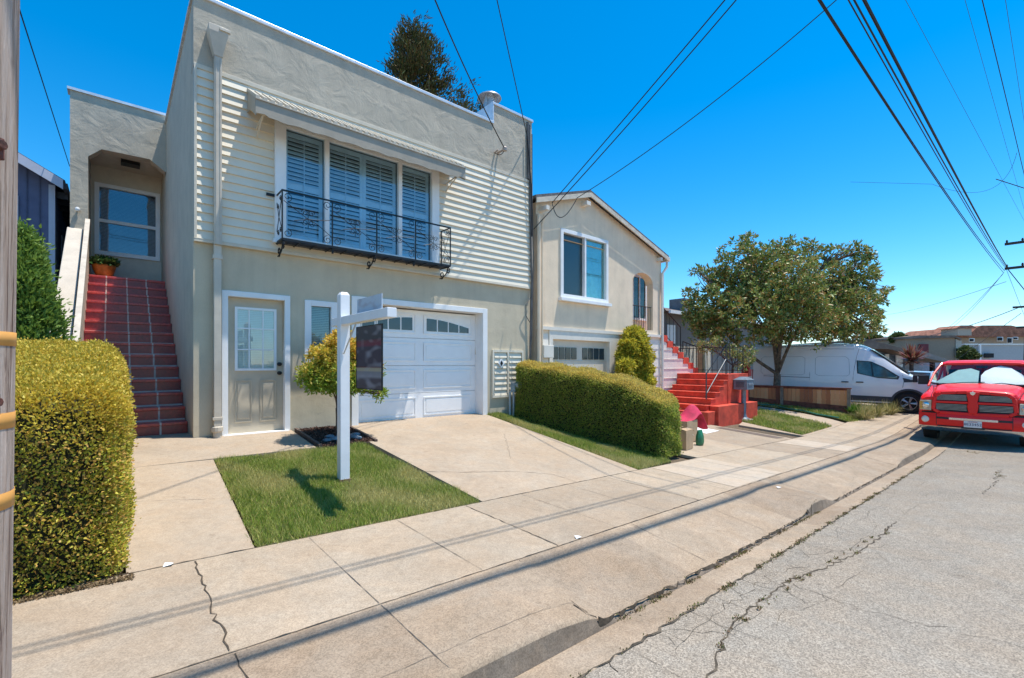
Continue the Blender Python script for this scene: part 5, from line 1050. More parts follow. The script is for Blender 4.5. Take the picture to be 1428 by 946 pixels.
# cloth heap
q = MB(); n = 14; zc = g(cx8, cy8)+.44; V = []
for i in range(n+1):
    for j in range(n+1):
        u, v = i/n, j/n; x = cx8-.22+.95*u; y = cy8-.2+.42*v; pk = math.exp(-((u-.62)**2/.05+(v-.5)**2/.3)); z = zc+.34*pk+.02*math.sin(9*u+7*v)-.38*max(0, u-.72)*2.2*(1)-.12*max(0, .18-u)
        V.append((x, y, z))
q.add(V, [(i*(n+1)+j, (i+1)*(n+1)+j, (i+1)*(n+1)+j+1, i*(n+1)+j+1) for i in range(n) for j in range(n)]); o = q.build('pink_cloth', mat('pink_fabric', (.62, .03, .09), .8, var=.2, scale=6), None, smooth=True, sub=1); md = o.modifiers.new('s', 'SOLIDIFY'); md.thickness = .01
tag(o, 'crumpled bright pink cloth draped over the larger cardboard box', 'cloth')
q = MB(); q.tube([(cx8-.28+.07*math.cos(a*PI/8), cy8+.02*math.sin(a*PI/8), zc+.12+.07*math.sin(a*PI/8)) for a in range(17)], .01, 6); tag(q.build('wire_ring', mat('ring_plastic', (.45, .2, .2), .5), None, smooth=True), 'small round ring poking out left of the pink cloth', 'ring')
q = MB(); q.add([(b1[0]+.0, b1[1]+.02, g(*b1)+.40), (b1[0]+.12, b1[1]+.12, g(*b1)+.41), (b1[0]+.22, b1[1]+.04, g(*b1)+.27), (b1[0]+.16, b1[1]-.02, g(*b1)+.25)], [(0, 1, 2, 3)]); o = q.build('paper', M_white, None); md = o.modifiers.new('s', 'SOLIDIFY'); md.thickness = .004; tag(o, 'white sheet of paper hanging over the edge of the small cardboard box', 'paper')
c4 = [G(*p) for p in [(985, 605), (1003, 601), (965, 594), (958, 598)]]; patch('pale_paint_patch', c4, M_white, .004, 4, 4, .002)
c4 = [G(*p) for p in [(1083, 612), (1094, 611), (1006, 596), (998, 597)]]; patch('drain_strip', c4, mat('wet_stain', (.14, .10, .075), .7), .005, 8, 3, .002)
dbl = 'small white scrap of litter lying on the pavement'
for (x, y) in ((806, 751), (234, 790), (1086, 681)):
    p = G(x, y); q = MB(); z = g(*p)+.006; q.add([(p[0]-.03, p[1]-.01, z), (p[0]+.02, p[1]-.025, z+.01), (p[0]+.035, p[1]+.015, z+.004), (p[0]-.015, p[1]+.03, z+.014)], [(0, 1, 2, 3)]); o = q.build('litter', M_white); md = o.modifiers.new('s', 'SOLIDIFY'); md.thickness = .002; tag(o, dbl, 'litter', 'scraps of litter')

# ---- wooden fence
FX = 18.9; fn = thing('wooden_fence', 'low reddish brown board fence in front of the white van', 'fence', (FX, 6.1, .0))
m = bpy.data.materials.new('fence_boards'); m.use_nodes = True; nt_ = m.node_tree; b_ = nt_.nodes['Principled BSDF']; b_.inputs['Roughness'].default_value = .85
ge = nt_.nodes.new('ShaderNodeNewGeometry'); r_ = nt_.nodes.new('ShaderNodeValToRGB'); cr = r_.color_ramp; 
for i, c in enumerate([(.10, .035, .02), (.28, .12, .055), (.40, .22, .12), (.34, .15, .075), (.46, .28, .17)]):
    if i > 1: cr.elements.new(.5)
for i, c in enumerate([(.22, .07, .04), (.58, .20, .08), (.82, .36, .15), (.66, .25, .10), (.90, .44, .20)]): cr.elements[i].position = i/4; cr.elements[i].color = (*c, 1)
lk(nt_, ge.outputs['Random Per Island'], r_.inputs['Fac']); lk(nt_, r_.outputs[0], b_.inputs['Base Color']); M_fb = m
fy0, fy1 = 4.45, 8.1; q = MB(); k = 27
def fz(y): return lerp(-.05, .10, (y-fy0)/(fy1-fy0))
for i in range(k): a = lerp(fy0, fy1, i/k); b = lerp(fy0, fy1, (i+1)/k); q.box(FX-.01, FX+.012, a+.004, b-.004, fz(a)+.22, .72+random.uniform(-.01, .01))
q.build('boards', M_fb, fn)
M_rw = mat('redwood', (.24, .075, .045), .85, var=.25, scale=8); q = MB(); q.prism([(fy0, fz(fy0)-.05), (fy1, fz(fy1)-.05), (fy1, fz(fy1)+.22), (fy0, fz(fy0)+.22)], (FX-.03, FX-.012), 'x'); q.box(FX-.07, FX+.06, fy0-.06, fy1, .75, .79); q.box(FX-.03, FX+.03, fy0, fy1, .70, .75); q.build('rail', M_rw, fn)
for y in (fy0, (fy0+fy1)/2+.25, fy1): MB().box(FX-.06, FX-.032, y-.05, y+.05, fz(y)-.08, .748).build('post', mat('fence_post', (.33, .24, .17), .9, var=.2), fn)
# green hose along the fence
hp = [G(x, y) for x, y in ((1046, 562), (1060, 566), (1080, 567), (1098, 572), (1120, 575), (1140, 580), (1170, 585))]
q = MB(); q.tube([(x, y, g(x, y)+.05) for x, y in hp], .025, 6); tag(q.build('garden_hose', mat('green_hose', (.03, .16, .10), .5), None, smooth=True), 'green garden hose lying in the grass below the wooden fence', 'hose')
# ornamental grass, cordyline, small shrubs
def tuft(name, label, cat, c, n, h, spread, m, wd=.03, up=.8, basez=None, stem=0, cols=None):
    z = g(c[0], c[1]) if basez is None else basez; t = thing(name, label, cat, (c[0], c[1], z))
    a = rng.uniform(0, 2*PI, n); el = rng.uniform(.15, 1.0, n)*spread; L = h*rng.uniform(.6, 1.1, n); V = []; F = []; bz = z+stem
    r0 = rng.uniform(0, .25*h*spread, n) if not stem else np.zeros(n)
    for i in range(n):
        d = Vector((math.cos(a[i])*math.sin(el[i]), math.sin(a[i])*math.sin(el[i]), math.cos(el[i]))); s = Vector((c[0]+r0[i]*math.cos(a[i]), c[1]+r0[i]*math.sin(a[i]), bz)); sd = Vector((-math.sin(a[i]), math.cos(a[i]), 0))*wd/2
        pts = [s+d*L[i]*u-Vector((0, 0, L[i]*.35*u*u*math.sin(el[i])*(1-up)*2)) for u in (0, .4, .75, 1)]; b = len(V)
        for j, p in enumerate(pts): wj = (.7, 1, .7, .05)[j]; V += [p-sd*wj, p+sd*wj]
        F += [(b+2*j, b+2*j+1, b+2*j+3, b+2*j+2) for j in range(3)]
    fastmesh('leaves', np.array([v[:] for v in V]), np.array(F), m, t)
    if stem: MB().tube([(c[0], c[1], z-.1), (c[0], c[1], bz)], .09, 8).build('stem', M_barkd, t)
    return t
M_og = foliage('straw_grass', [(.40, .33, .15), (.50, .42, .22), (.22, .24, .07), (.32, .30, .10)], .3, .7)
og = [(1205, 585), (1222, 581), (1240, 578), (1250, 575), (1215, 578), (1195, 578), (1232, 572), (1247, 570)]
for i, p in enumerate(og):
    c = G(*p); nm = ['leftmost', 'second', 'third', 'fourth', 'fifth', 'sixth', 'seventh', 'last'][i]
    tuft('ornamental_grass', 'straw coloured tuft of ornamental grass in the clump between the wooden fence and the van wheel', 'ornamental grass', c, 260, .62, .95, M_og, .012, .2)
for o in list(C.objects):
    if o.name.startswith('ornamental_grass'): o['group'] = 'tufts of straw coloured grass by the van'
c = G(1193, 580); tuft('leafy_plant', 'small bright green leafy plant at the end of the wooden fence', 'plant', c, 200, .42, 1.0, foliage('bright_leaf', [(.06, .16, .02), (.12, .24, .03)], .3, .5), .05)
cb = atD(1271, 545, 24); M_cord = foliage('cordyline_leaf', [(.14, .03, .03), (.28, .08, .06), (.20, .12, .05), (.38, .20, .14)], .2, .4)
tuft('cordyline', 'spiky dark red cordyline behind the front of the white van', 'plant', (cb[0], cb[1]), 230, 1.0, 1.75, M_cord, .08, .75, -.1, 1.85)
sb = G(1030, 575); 
lb = pxlobes([(990, 485, 10, 0), (1000, 478, 8, .3), (1022, 492, 14, .3), (1040, 497, 14, 0), (1035, 508, 10, -.3), (975, 483, 7, 0)], 15.8, None); b0 = atD(1022, 540, 15.8)
blobtree('bonsai_pine', 'small layered pine between the red stairs and the white van', 'small tree', (b0[0], b0[1], .1), atD(1022, 510, 15.8), lb, .05, .09, .03, M_mag, M_barkd, 170, 12, rosr=.07)
q = MB(); p = atD(1041, 516, 15.9); q.box(p[0]-.12, p[0]+.12, p[1]-.12, p[1]+.12, p[2]-.22, p[2]+.02); q.lathe([(.001, p[2]+.26), (.1, p[2]+.2), (.13, p[2]+.1), (.1, p[2]+.02), (.001, p[2]+.0)], (p[0], p[1], 0), 12); q.box(p[0]-.05, p[0]+.05, p[1]-.05, p[1]+.05, .0, p[2]-.22)
tag(q.build('red_birdhouse', mat('red_ornament', (.4, .03, .02), .5), None), 'small red garden ornament right of the red stairs landing', 'ornament')

# ================================================================ BLUE HOUSE AT THE LEFT
bh = thing('blue_house', 'blue grey board and batten house with white trim behind the junipers', 'house', (-3, 14, .5)); M_blue = mat('blue_boards', (.125, .14, .235), .7, var=.06); M_bt = mat('blue_white_trim', (.52, .55, .66), .6, var=.03)
def rz(x): return 5.47+(-.83-x)*.58
q = MB(); q.prism([(-6, .3), (-.98, .3), (-.98, rz(-.98)-.05), (-3.4, rz(-3.4)-.05), (-6, rz(-3.4)-1.5)], (14, 24)); q.build('wall', M_blue, bh)
q = MB()
for x in (-1.21, -1.40, -1.60, -1.8, -2.0, -2.2): q.box(x-.012, x+.012, 13.985, 14, .4, rz(x)-.1)
q.build('batten', mat('batten_blue', (.09, .10, .17), .7), bh)
q = MB(); q.box(-1.075, -.975, 13.97, 13.999, .4, rz(-1.0)-.12); q.prism([(-3.4, rz(-3.4)-.17), (-.83, rz(-.83)-.17), (-.83, rz(-.83)+.03), (-3.4, rz(-3.4)+.03)], (13.60, 13.63)); q.build('trim', M_bt, bh)
q = MB(); q.prism([(-3.4, rz(-3.4)-.04), (-.80, rz(-.80)-.04), (-.80, rz(-.80)+.05), (-3.4, rz(-3.4)+.05)], (13.635, 24.2)); q.box(-.83, -.76, 13.63, 24.2, 5.32, 5.44)
for k in range(12): q.box(-.97, -.78, 14.1+k*.55, 14.15+k*.55, 5.22, 5.36)
q.build('roof', mat('blue_roof', (.05, .055, .07), .8, var=.2), bh)
q = MB(); q.box(-1.62, -1.52, 13.96, 13.999, 4.0, 5.1); q.box(-2.5, -1.62, 13.97, 13.999, 5.0, 5.1); w6 = q.build('window', M_bt, bh); MB().box(-2.5, -1.62, 13.985, 13.99, 4.0, 5.0).build('pane', mat('blue_pane', (.03, .05, .07), .1), w6)
q = MB(); q.box(-.978, -.96, 15.5, 16.3, 3.6, 4.7); q.build('side_window', M_bt, bh)

# ================================================================ HOUSES BEYOND
def bbox_house(name, label, cat, loc, walls, m, cap=None, group=None):
    t = thing(name, label, cat, loc, 0, group); q = MB()
    for w_ in walls: q.box(*w_)
    q.build('wall', m, t); return t
gh = thing('grey_house', 'grey stucco house with a brown roof behind the red stairs', 'house', (25, 12.2, .2)); M_greyw = mat('grey_wall', (.21, .20, .19), .9, var=.05)
q = MB(); q.box(20, 34, 12, 20, 0, 4.05); q.build('wall', M_greyw, gh); q = MB(); q.prism([(11.6, 4.08), (20.4, 4.08), (16, 5.2)], (19.6, 34.4), 'x'); q.build('roof', mat('brown_roof', (.17, .12, .09), .9, var=.2, scale=6), gh); q = MB(); q.box(19.6, 34.4, 11.5, 11.6, 3.98, 4.13); q.build('gutter', M_white, gh)
p = atY(950, 425, 14.5); q = MB(); q.box(p[0]-.5, p[0]+.5, 14, 15, 4.6, p[2]+.3); q.build('chimney', mat('grey_chimney', (.19, .20, .21), .8), gh)
p0 = atY(936, 460, 11.97); q = MB(); q.box(p0[0]-.35, p0[0]+.35, 11.95, 11.99, 2.6, 3.5); q.build('window', M_white, gh)
q = MB(); q.box(15.6, 20.4, 10.0, 10.15, 0, 2.35); tag(q.build('garden_wall', M_tanw, None), 'cream garden wall behind the black stair railing', 'wall')
q = MB(); q.box(16.9, 17.1, 8.6, 8.8, 0, 2.5); tag(q.build('wooden_post', mat('ochre_post', (.5, .33, .16), .8), None), 'pale ochre post standing behind the black stair railing', 'post')

bw2 = thing('blue_bungalow', 'low blue grey bungalow with a brown shingle roof beyond the van', 'house', (34, 10, 0))
def pxq(px, Y): return [atY(x, y, Y) for x, y in px]
D_ = 38
def pane_poly(name, m, px, D, parent, th_=.3):
    """solid slab whose front outline is given at depth D; thickness goes away from the viewer"""
    F_ = [Vector(atD(x, y, D)) for x, y in px]; d = Vector((FW[0], FW[1], 0))*th_; n = len(F_)
    q = MB(); q.add(F_+[p+d for p in F_], [tuple(range(n)), tuple(range(n, 2*n))[::-1]]+[(i, (i+1) % n, n+(i+1) % n, n+i) for i in range(n)]); return q.build(name, m, parent)
M_brr = mat('brown_shingles', (.24, .17, .13), .9, var=.2, scale=1.5); M_gyr = mat('grey_roofing', (.27, .25, .23), .9, var=.15, scale=1.5); M_bbl = mat('bungalow_blue', (.12, .155, .20), .8)
pane_poly('wall', M_bbl, [(1200, 540), (1200, 484), (1262, 492), (1262, 540)], 36, bw2, 7)
pane_poly('wall', mat('carport_grey', (.36, .37, .42), .8), [(1262, 540), (1262, 492), (1318, 500), (1318, 540)], 37, bw2, 6)
pane_poly('roof', M_brr, [(1196, 486), (1196, 474), (1210, 473), (1262, 487), (1262, 493), (1240, 487)], 34.5, bw2, 9); pane_poly('roof', M_gyr, [(1262, 493), (1262, 486), (1285, 489), (1325, 503), (1322, 506), (1294, 500)], 34.5, bw2, 9)
for (a, b) in ((1235, 1240), (1250, 1259)): pane_poly('window', M_white, [(a, 512), (a, 494), (b, 494), (b, 512)], 35.8, bw2, .1)
pane_poly('post', M_dark, [(1301, 540), (1301, 499), (1304, 499), (1304, 540)], 35.5, bw2, .3)
tb = thing('tan_block', 'flat roofed tan building with a dark red door behind the bungalow', 'building', atD(1305, 540, 60)); M_tb = mat('tan_block_wall', (.34, .26, .19), .9, var=.05)
pane_poly('wall', M_tb, [(1262, 550), (1262, 473), (1333, 471), (1333, 550)], 60, tb, 14); pane_poly('side_wall', mat('tan_block_side', (.5, .46, .38), .9), [(1333, 550), (1333, 473), (1341, 475), (1341, 550)], 59.9, tb, 12)
pane_poly('parapet', M_brr, [(1262, 473), (1262, 470), (1280, 468), (1331, 468), (1341, 472), (1341, 475), (1333, 471)], 59.7, tb, 14)
pane_poly('door', mat('dark_red_door', (.20, .02, .03), .6), [(1284, 493), (1284, 480), (1295, 480), (1295, 493)], 59.6, tb, .3); pane_poly('window', M_dark, [(1335, 500), (1335, 486), (1339, 486), (1339, 500)], 59.6, tb, .2)
t2 = thing('long_tan_building', 'long low tan building left of the block with the red door', 'building', atD(1240, 540, 75)); pane_poly('wall', M_tb, [(1215, 550), (1215, 476), (1262, 474), (1275, 480), (1275, 550)], 70, t2, 10); pane_poly('roof', M_gyr, [(1205, 477), (1228, 472), (1275, 472), (1275, 476)], 69.5, t2, 10)
t2 = thing('rooftop_house', 'pale blue roofed house on the skyline beyond the tan buildings', 'house', atD(1240, 540, 110)); pane_poly('wall', mat('pale_blue_wall', (.30, .38, .42), .9), [(1228, 500), (1228, 471), (1245, 471), (1245, 500)], 105, t2, 8); pane_poly('roof', mat('pale_blue_roof', (.25, .36, .42), .8), [(1227, 473), (1232, 470), (1243, 470), (1246, 473)], 104.5, t2, 9)
t2 = thing('grey_rooftop_house', 'grey flat roofed house with chimneys on the skyline', 'house', atD(1290, 540, 95)); pane_poly('wall', mat('grey_far_wall', (.24, .25, .26), .9), [(1268, 500), (1268, 470), (1292, 467), (1320, 471), (1320, 500)], 92, t2, 8); pane_poly('chimney', M_greyw, [(1306, 475), (1306, 466), (1312, 464), (1314, 475)], 91.5, t2, 1); pane_poly('roof', M_gyr, [(1275, 469), (1276, 466), (1292, 466), (1293, 469)], 91.6, t2, 4)
M_terra = mat('terracotta_tiles', (.36, .15, .09), .9, var=.25, scale=1.2, fine=.3, fscale=6)
te = thing('terracotta_villa', 'large beige villa with a terracotta hip roof beside the far pole', 'house', atD(1385, 540, 78)); M_vl = mat('villa_wall', (.42, .36, .29), .9, var=.04)
pane_poly('wall', M_vl, [(1322, 520), (1322, 468), (1426, 464), (1440, 464), (1440, 520)], 78, te, 12); pane_poly('roof', M_terra, [(1312, 471), (1340, 467), (1352, 466), (1364, 456), (1370, 454), (1410, 454), (1432, 459), (1450, 459), (1450, 469)], 76.5, te, 14)
pane_poly('tower', M_vl, [(1336, 468), (1336, 457), (1355, 457), (1355, 468)], 75.8, te, 3); pane_poly('tower_roof', M_terra, [(1333, 458), (1340, 454), (1356, 454), (1363, 458)], 75.5, te, 4)
for (a, b, y0, y1) in ((1352, 1359, 472, 477), (1391, 1399, 470, 476), (1405, 1412, 471, 479), (1413, 1420, 470, 474)): w_ = pane_poly('window', M_white, [(a, y1), (a, y0), (b, y0), (b, y1)], 76.2, te, .1); pane_poly('pane', M_dark, [(a+1, y1-.8), (a+1, y0+.8), (b-1, y0+.8), (b-1, y1-.8)], 76.0, w_, .1)
wb = thing('pale_grey_building', 'long pale grey flat roofed building in front of the terracotta villa', 'building', atD(1390, 540, 62)); pane_poly('wall', mat('pale_grey_wall', (.40, .42, .43), .9, var=.05), [(1346, 550), (1346, 481), (1424, 481), (1440, 481), (1440, 550)], 64, wb, 10)
pane_poly('parapet', M_cap, [(1345, 481), (1345, 479.5), (1440, 479.5), (1440, 481)], 63.8, wb, 10.4)
for (a, b) in ((1359, 1365), (1374, 1386)): pane_poly('window', M_dark, [(a, 499), (a, 493), (b, 493), (b, 499)], 63.6, wb, .2)
pane_poly('drainpipe', M_white, [(1366.5, 505), (1366.5, 481), (1368.5, 481), (1368.5, 505)], 63.6, wb, .2)
M_ft = foliage('far_tree_leaf', [(.04, .07, .015), (.09, .12, .03), (.13, .15, .04)], .2, .6)
for (nm, lbl, px, D, fk) in (('far_tree', 'small yellow green tree on the skyline above the tan buildings', [(1252, 471, 5, 0), (1260, 474, 5, 0), (1246, 473, 4, 0)], 62, (1253, 480)),
                     ('far_tree', 'dark green tree on the skyline just right of the magnolia', [(1219, 472, 4, 0), (1224, 473, 3.5, 0), (1213, 472, 3, 0)], 66, (1219, 478)),
                     ('far_tree', 'green bushy tree between the tan block and the pale grey building', [(1347, 492, 7, 0), (1352, 495, 7, 0), (1345, 500, 6, 0), (1357, 498, 4, 0)], 56, (1349, 503))):
    b0 = atD(fk[0], fk[1]+25, D); blobtree(nm, lbl, 'tree', (b0[0], b0[1], 0), atD(*fk, D), pxlobes(px, D, None), .15, .3, .2, M_ft, M_barkd, 260, 12, rosr=.3)
# ================================================================ VEHICLES
M_tyre = mat('tyre', (.018, .018, .018), .85, var=.2, scale=20); M_rim = mat('alloy', (.55, .56, .58), .3, .8, var=.05); M_chrome = mat('chrome', (.62, .64, .66), .18, 1, var=.05); M_blk = mat('black_plastic', (.02, .021, .023), .6, var=.15); M_under = mat('underbody', (.012, .012, .012), .9)
M_lens = mat('headlamp_lens', (.55, .52, .40), .15, var=.12, scale=9, spec=.8); M_cg = glass('car_glass', (.93, .97, .95), .03)
def wheel(parent, x, y, r, wd, side, spokes=7):
    t = bpy.data.objects.new('wheel', None); C.objects.link(t); t.parent = parent; t.location = (x, y, r)
    q = MB(); h = wd/2; q.lathe([(r*.62, -h), (r*.93, -h), (r*.985, -h*.8), (r, -h*.3), (r, h*.3), (r*.985, h*.8), (r*.93, h), (r*.62, h)], (0, 0, 0), 36, 'y'); q.build('tyre', M_tyre, t, smooth=True, local=True)
    q = MB(); s = side; q.lathe([(r*.63, -h*.9), (r*.60, -h*.5), (r*.60, h*.5), (r*.63, h*.9)], (0, 0, 0), 36, 'y'); q.lathe([(.001, s*h*.35), (r*.6, s*h*.3)], (0, 0, 0), 24, 'y')
    q.lathe([(.001, s*h*.86), (r*.13, s*h*.82), (r*.16, s*h*.5)], (0, 0, 0), 16, 'y'); q.lathe([(r*.56, s*h*.75), (r*.64, s*h*.97), (r*.65, s*h*.9)], (0, 0, 0), 36, 'y'); q.build('rim', mat('rim_dark', (.12, .12, .13), .4, .6), t, smooth=True, local=True)
    q = MB()
    for k in range(spokes):
        a = 2*PI*k/spokes
        for da in (-.11, .11):
            c1 = (math.cos(a)*r*.12, s*h*.8, math.sin(a)*r*.12); c2 = (math.cos(a+da)*r*.6, s*h*.86, math.sin(a+da)*r*.6); q.tube([c1, c2], [r*.06, r*.045], 6)
    q.lathe([(r*.57, s*h*.80), (r*.60, s*h*.98), (r*.645, s*h*.95)], (0, 0, 0), 36, 'y'); q.build('spokes', M_rim, t, smooth=True, local=True)
    return t
def text(body, size, loc, rot, m, parent, ext=.002, name='lettering'):
    cu = bpy.data.curves.new(name, 'FONT'); cu.body = body; cu.size = size; cu.align_x = 'CENTER'; cu.align_y = 'CENTER'; cu.extrude = ext
    o = bpy.data.objects.new(name, cu); C.objects.link(o); me = bpy.data.meshes.new_from_object(o); bpy.data.objects.remove(o)
    o = bpy.data.objects.new(name, me); C.objects.link(o); me.materials.clear(); me.materials.append(m); o.parent = parent; o.location = loc; o.rotation_euler = rot; return o
# ---- red pickup, local frame: +x forward, front bumper at x = 0, +y = its left
M_redp = mat('red_car_paint', (.80, .010, .010), .42, var=.03, scale=2, coat=.2, spec=.35); M_cream = M_lens
tz = -.40
trk = thing('pickup_truck', 'bright red pickup truck parked facing the camera with chrome bars in its grille', 'pickup truck', (15.75, 1.22, tz), PI)
def sym(h): return [(-y, z) for y, z in h]+[(y, z) for y, z in h[::-1][1:]]
def sec(x, half): return [(x, y, z) for y, z in sym(half)]
q = MB()
S = [(-.10, [(.93, .50), (.97, .62), (.99, .80), (.985, .98), (.95, 1.10), (.86, 1.16), (.74, 1.17), (.68, 1.17), (0, 1.17)]),
     (-.22, [(.97, .50), (1.0, .62), (1.02, .80), (1.015, 1.0), (.985, 1.15), (.90, 1.215), (.76, 1.22), (.70, 1.21), (0, 1.2)]),
     (-.6, [(.98, .50), (1.01, .65), (1.035, .85), (1.03, 1.05), (1.0, 1.20), (.91, 1.27), (.78, 1.265), (.72, 1.25), (0, 1.25)]),
     (-1.1, [(.98, .50), (1.01, .65), (1.035, .85), (1.03, 1.1), (1.0, 1.25), (.92, 1.32), (.82, 1.32), (.76, 1.30), (0, 1.3)]),
     (-1.6, [(.98, .45), (1.0, .65), (1.02, .85), (1.02, 1.15), (1.0, 1.32), (.95, 1.40), (.88, 1.41), (.8, 1.41), (0, 1.41)]),
     (-3.6, [(.98, .45), (1.0, .65), (1.02, .85), (1.02, 1.15), (1.0, 1.32), (.95, 1.40), (.88, 1.41), (.8, 1.41), (0, 1.41)]),
     (-5.8, [(.98, .45), (1.0, .65), (1.02, .85), (1.02, 1.15), (1.0, 1.32), (.95, 1.40), (.88, 1.41), (.8, 1.41), (0, 1.41)])]
q.loft([sec(x, h) for x, h in S], False, True); q.build('body', M_redp, trk, smooth=35, local=True)
q = MB(); H = [(-.02, [(.735, 1.00), (.73, 1.17), (.70, 1.255), (.60, 1.30), (.35, 1.325), (.12, 1.335), (0, 1.35)]),
     (-.10, [(.76, 1.06), (.755, 1.21), (.72, 1.30), (.61, 1.35), (.35, 1.375), (.12, 1.385), (0, 1.395)]),
     (-.5, [(.78, 1.15), (.775, 1.27), (.73, 1.36), (.62, 1.405), (.35, 1.42), (.12, 1.425), (0, 1.43)]),
     (-1.0, [(.82, 1.22), (.81, 1.33), (.76, 1.415), (.64, 1.455), (.35, 1.47), (.12, 1.47), (0, 1.475)]),
     (-1.5, [(.88, 1.34), (.87, 1.40), (.82, 1.46), (.68, 1.495), (.35, 1.51), (.12, 1.515), (0, 1.515)])]
q.loft([sec(x, h) for x, h in H], False, True); q.build('hood', M_redp, trk, smooth=35, local=True, sub=1)
# grille shell: rounded frame with central bar and cross bar
gr = MB(); go = [(-.74, .86), (-.70, 1.20), (-.60, 1.285), (-.3, 1.31), (0, 1.33), (.3, 1.31), (.60, 1.285), (.70, 1.20), (.74, .86), (.62, .79), (0, .775), (-.62, .79)]
gr.prism([(y, z) for y, z in go], (-.06, .015), 'x'); gr.build('grille_backing', M_blk, trk, local=True)
gf2 = MB()
def bar(mb, y0, z0, y1, z1, w_, x0=.0, x1=.07):
    d = Vector((y1-y0, z1-z0)); d.normalize(); nrm = Vector((-d.y, d.x))*w_/2; P = [(y0+nrm.x, z0+nrm.y), (y1+nrm.x, z1+nrm.y), (y1-nrm.x, z1-nrm.y), (y0-nrm.x, z0-nrm.y)]; mb.prism(P, (x0, x1), 'x')
for a, b in zip(go, go[1:]+go[:1]): bar(gf2, a[0]*.965, lerp(1.05, a[1], .97), b[0]*.965, lerp(1.05, b[1], .97), .075, -.03, .06)
gf2.prism([(-.07, .80), (.07, .80), (.10, .98), (.08, 1.08), (.12, 1.33), (-.12, 1.33), (-.08, 1.08), (-.10, .98)], (-.03, .09), 'x'); gf2.prism([(-.70, 1.03), (.70, 1.03), (.69, 1.09), (-.69, 1.09)], (-.03, .07), 'x')
gf2.build('grille_frame', M_redp, trk, local=True, bevel=.018)
q = MB()
for (z0, z1) in ((.86, 1.015), (1.105, 1.245)):
    for s in (-1, 1):
        for k in range(5): z = lerp(z0, z1, (k+.5)/5); a, b = sorted((s*.11, s*.66)); q.box(.018, .04, a, b, z-.006, z+.006)
q.build('grille_bar', mat('grille_metal', (.33, .34, .35), .35, .9), trk, local=True)
q = MB(); q.lathe([(.001, .092), (.03, .09), (.035, .08)], (0, 0, 1.30), 12, 'x'); q.prism([(-.05, 1.32), (.05, 1.32), (.035, 1.27), (0, 1.245), (-.035, 1.27)], (.09, .10), 'x'); q.build('emblem', M_chrome, trk, local=True)
for s in (-1, 1):
    q = MB(); P = [(s*.755, .83), (s*.99, .83), (s*1.0, .93), (s*.985, 1.07), (s*.76, 1.085)]; q.loft([[( -.04, y, z) for y, z in P], [(.0 if True else 0, y*.992, lerp(.95, z, .96)) for y, z in P]], True, True); 
    V = [(-.12 if abs(y) > .9 else -.02, y, z) for y, z in P]; q = MB(); q.add([( -.16, y, z) for y, z in P]+[(.012 if abs(y) < .9 else -.085, y, z) for y, z in P], [(i, (i+1) % 5, 5+(i+1) % 5, 5+i) for i in range(5)]+[tuple(range(5, 10))]); hl = q.build('headlight', M_lens, trk, local=True, bevel=.012)
    q = MB(); q.lathe([(.001, .014), (.05, .016), (.07, .004)], (0, s*.86, .965), 16, 'x'); q.build('reflector', M_chrome, hl, smooth=True, local=True)
for s_ in (-1, 1):
    q = MB(); q.tube([(.0, s_*.742, 1.17), (-.1, s_*.768, 1.215), (-.5, s_*.785, 1.275), (-1.0, s_*.825, 1.335), (-1.45, s_*.885, 1.40)], .007, 5); q.build('hood_gap', M_blk, trk, local=True)
    q = MB(); q.add([(-.02, s_*.93, .85), (-.075, s_*.985, .85), (-.075, s_*.995, 1.05), (-.02, s_*.93, 1.06), (-.06, s_*.93, .95)], [(0, 1, 2, 3)]); q.build('turn_signal', mat('amber_lens', (.75, .45, .12), .2), trk, local=True)
# bumper
def curve_x(y): return .07-.16*(abs(y)/1.0)**3.2
def bslab(name, z0, z1, m, y0=-1.01, y1=1.01, out=0., thick=.18, n=24, prof=((0, -.02), (.25, .012), (.75, .012), (1, -.015)), bev=0):
    q = MB(); secs = []
    for i in range(n+1):
        y = lerp(y0, y1, i/n); cx_ = curve_x(y)+out; secs.append([(cx_+dx, y, lerp(z0, z1, t)) for t, dx in prof]+[(cx_-thick, y, z1), (cx_-thick, y, z0)])
    q.loft(secs, True, True); return q.build(name, m, trk, smooth=40, local=True)
bslab('bumper', .44, .765, M_redp)
bslab('bumper_top', .765, .80, M_blk, -.95, .95, -.03)
bslab('chrome_valance', .32, .44, M_chrome, -.97, .97, -.05, .12, prof=((0, -.07), (.5, -.02), (1, .0)))
bslab('bumper_insert', .605, .70, M_chrome, -.42, .42, .004, .05); bslab('bumper_slot', .61, .705, M_blk, -.66, -.425, .003, .05); bslab('bumper_slot', .61, .705, M_blk, .425, .66, .003, .05); bslab('bumper_gap', .445, .475, M_blk, -.64, .64, .004, .05)
for s in (-1, 1):
    for a in (.655,): bslab('bumper_seam', .45, .76, M_blk, s*a-.006, s*a+.006, .003, .05, 2)
    q = MB(); xx = curve_x(.86); q.lathe([(.001, xx+.045), (.06, xx+.04), (.075, xx+.02), (.09, xx+.0)], (0, s*.86, .60), 18, 'x'); q.build('fog_light', mat('fog_lens', (.7, .68, .62), .15, spec=.9), trk, smooth=True, local=True)
q = MB(); q.box(.09, .10, -.155, .155, .47, .625); pl = q.build('licence_plate', mat('plate_white', (.72, .72, .70), .5, var=.02), trk, bevel=.004, local=True)
text('8E33452', .088, (.102, 0, .54), (PI/2, 0, PI/2), mat('plate_blue', (.02, .03, .14), .6), pl); text('CALIFORNIA', .03, (.102, 0, .602), (PI/2, 0, PI/2), mat('plate_red', (.5, .03, .03), .6), pl)
q = MB(); q.box(.02, .085, -.2, .2, .43, .475); q.build('plate_bracket', M_blk, trk, local=True)
# cab

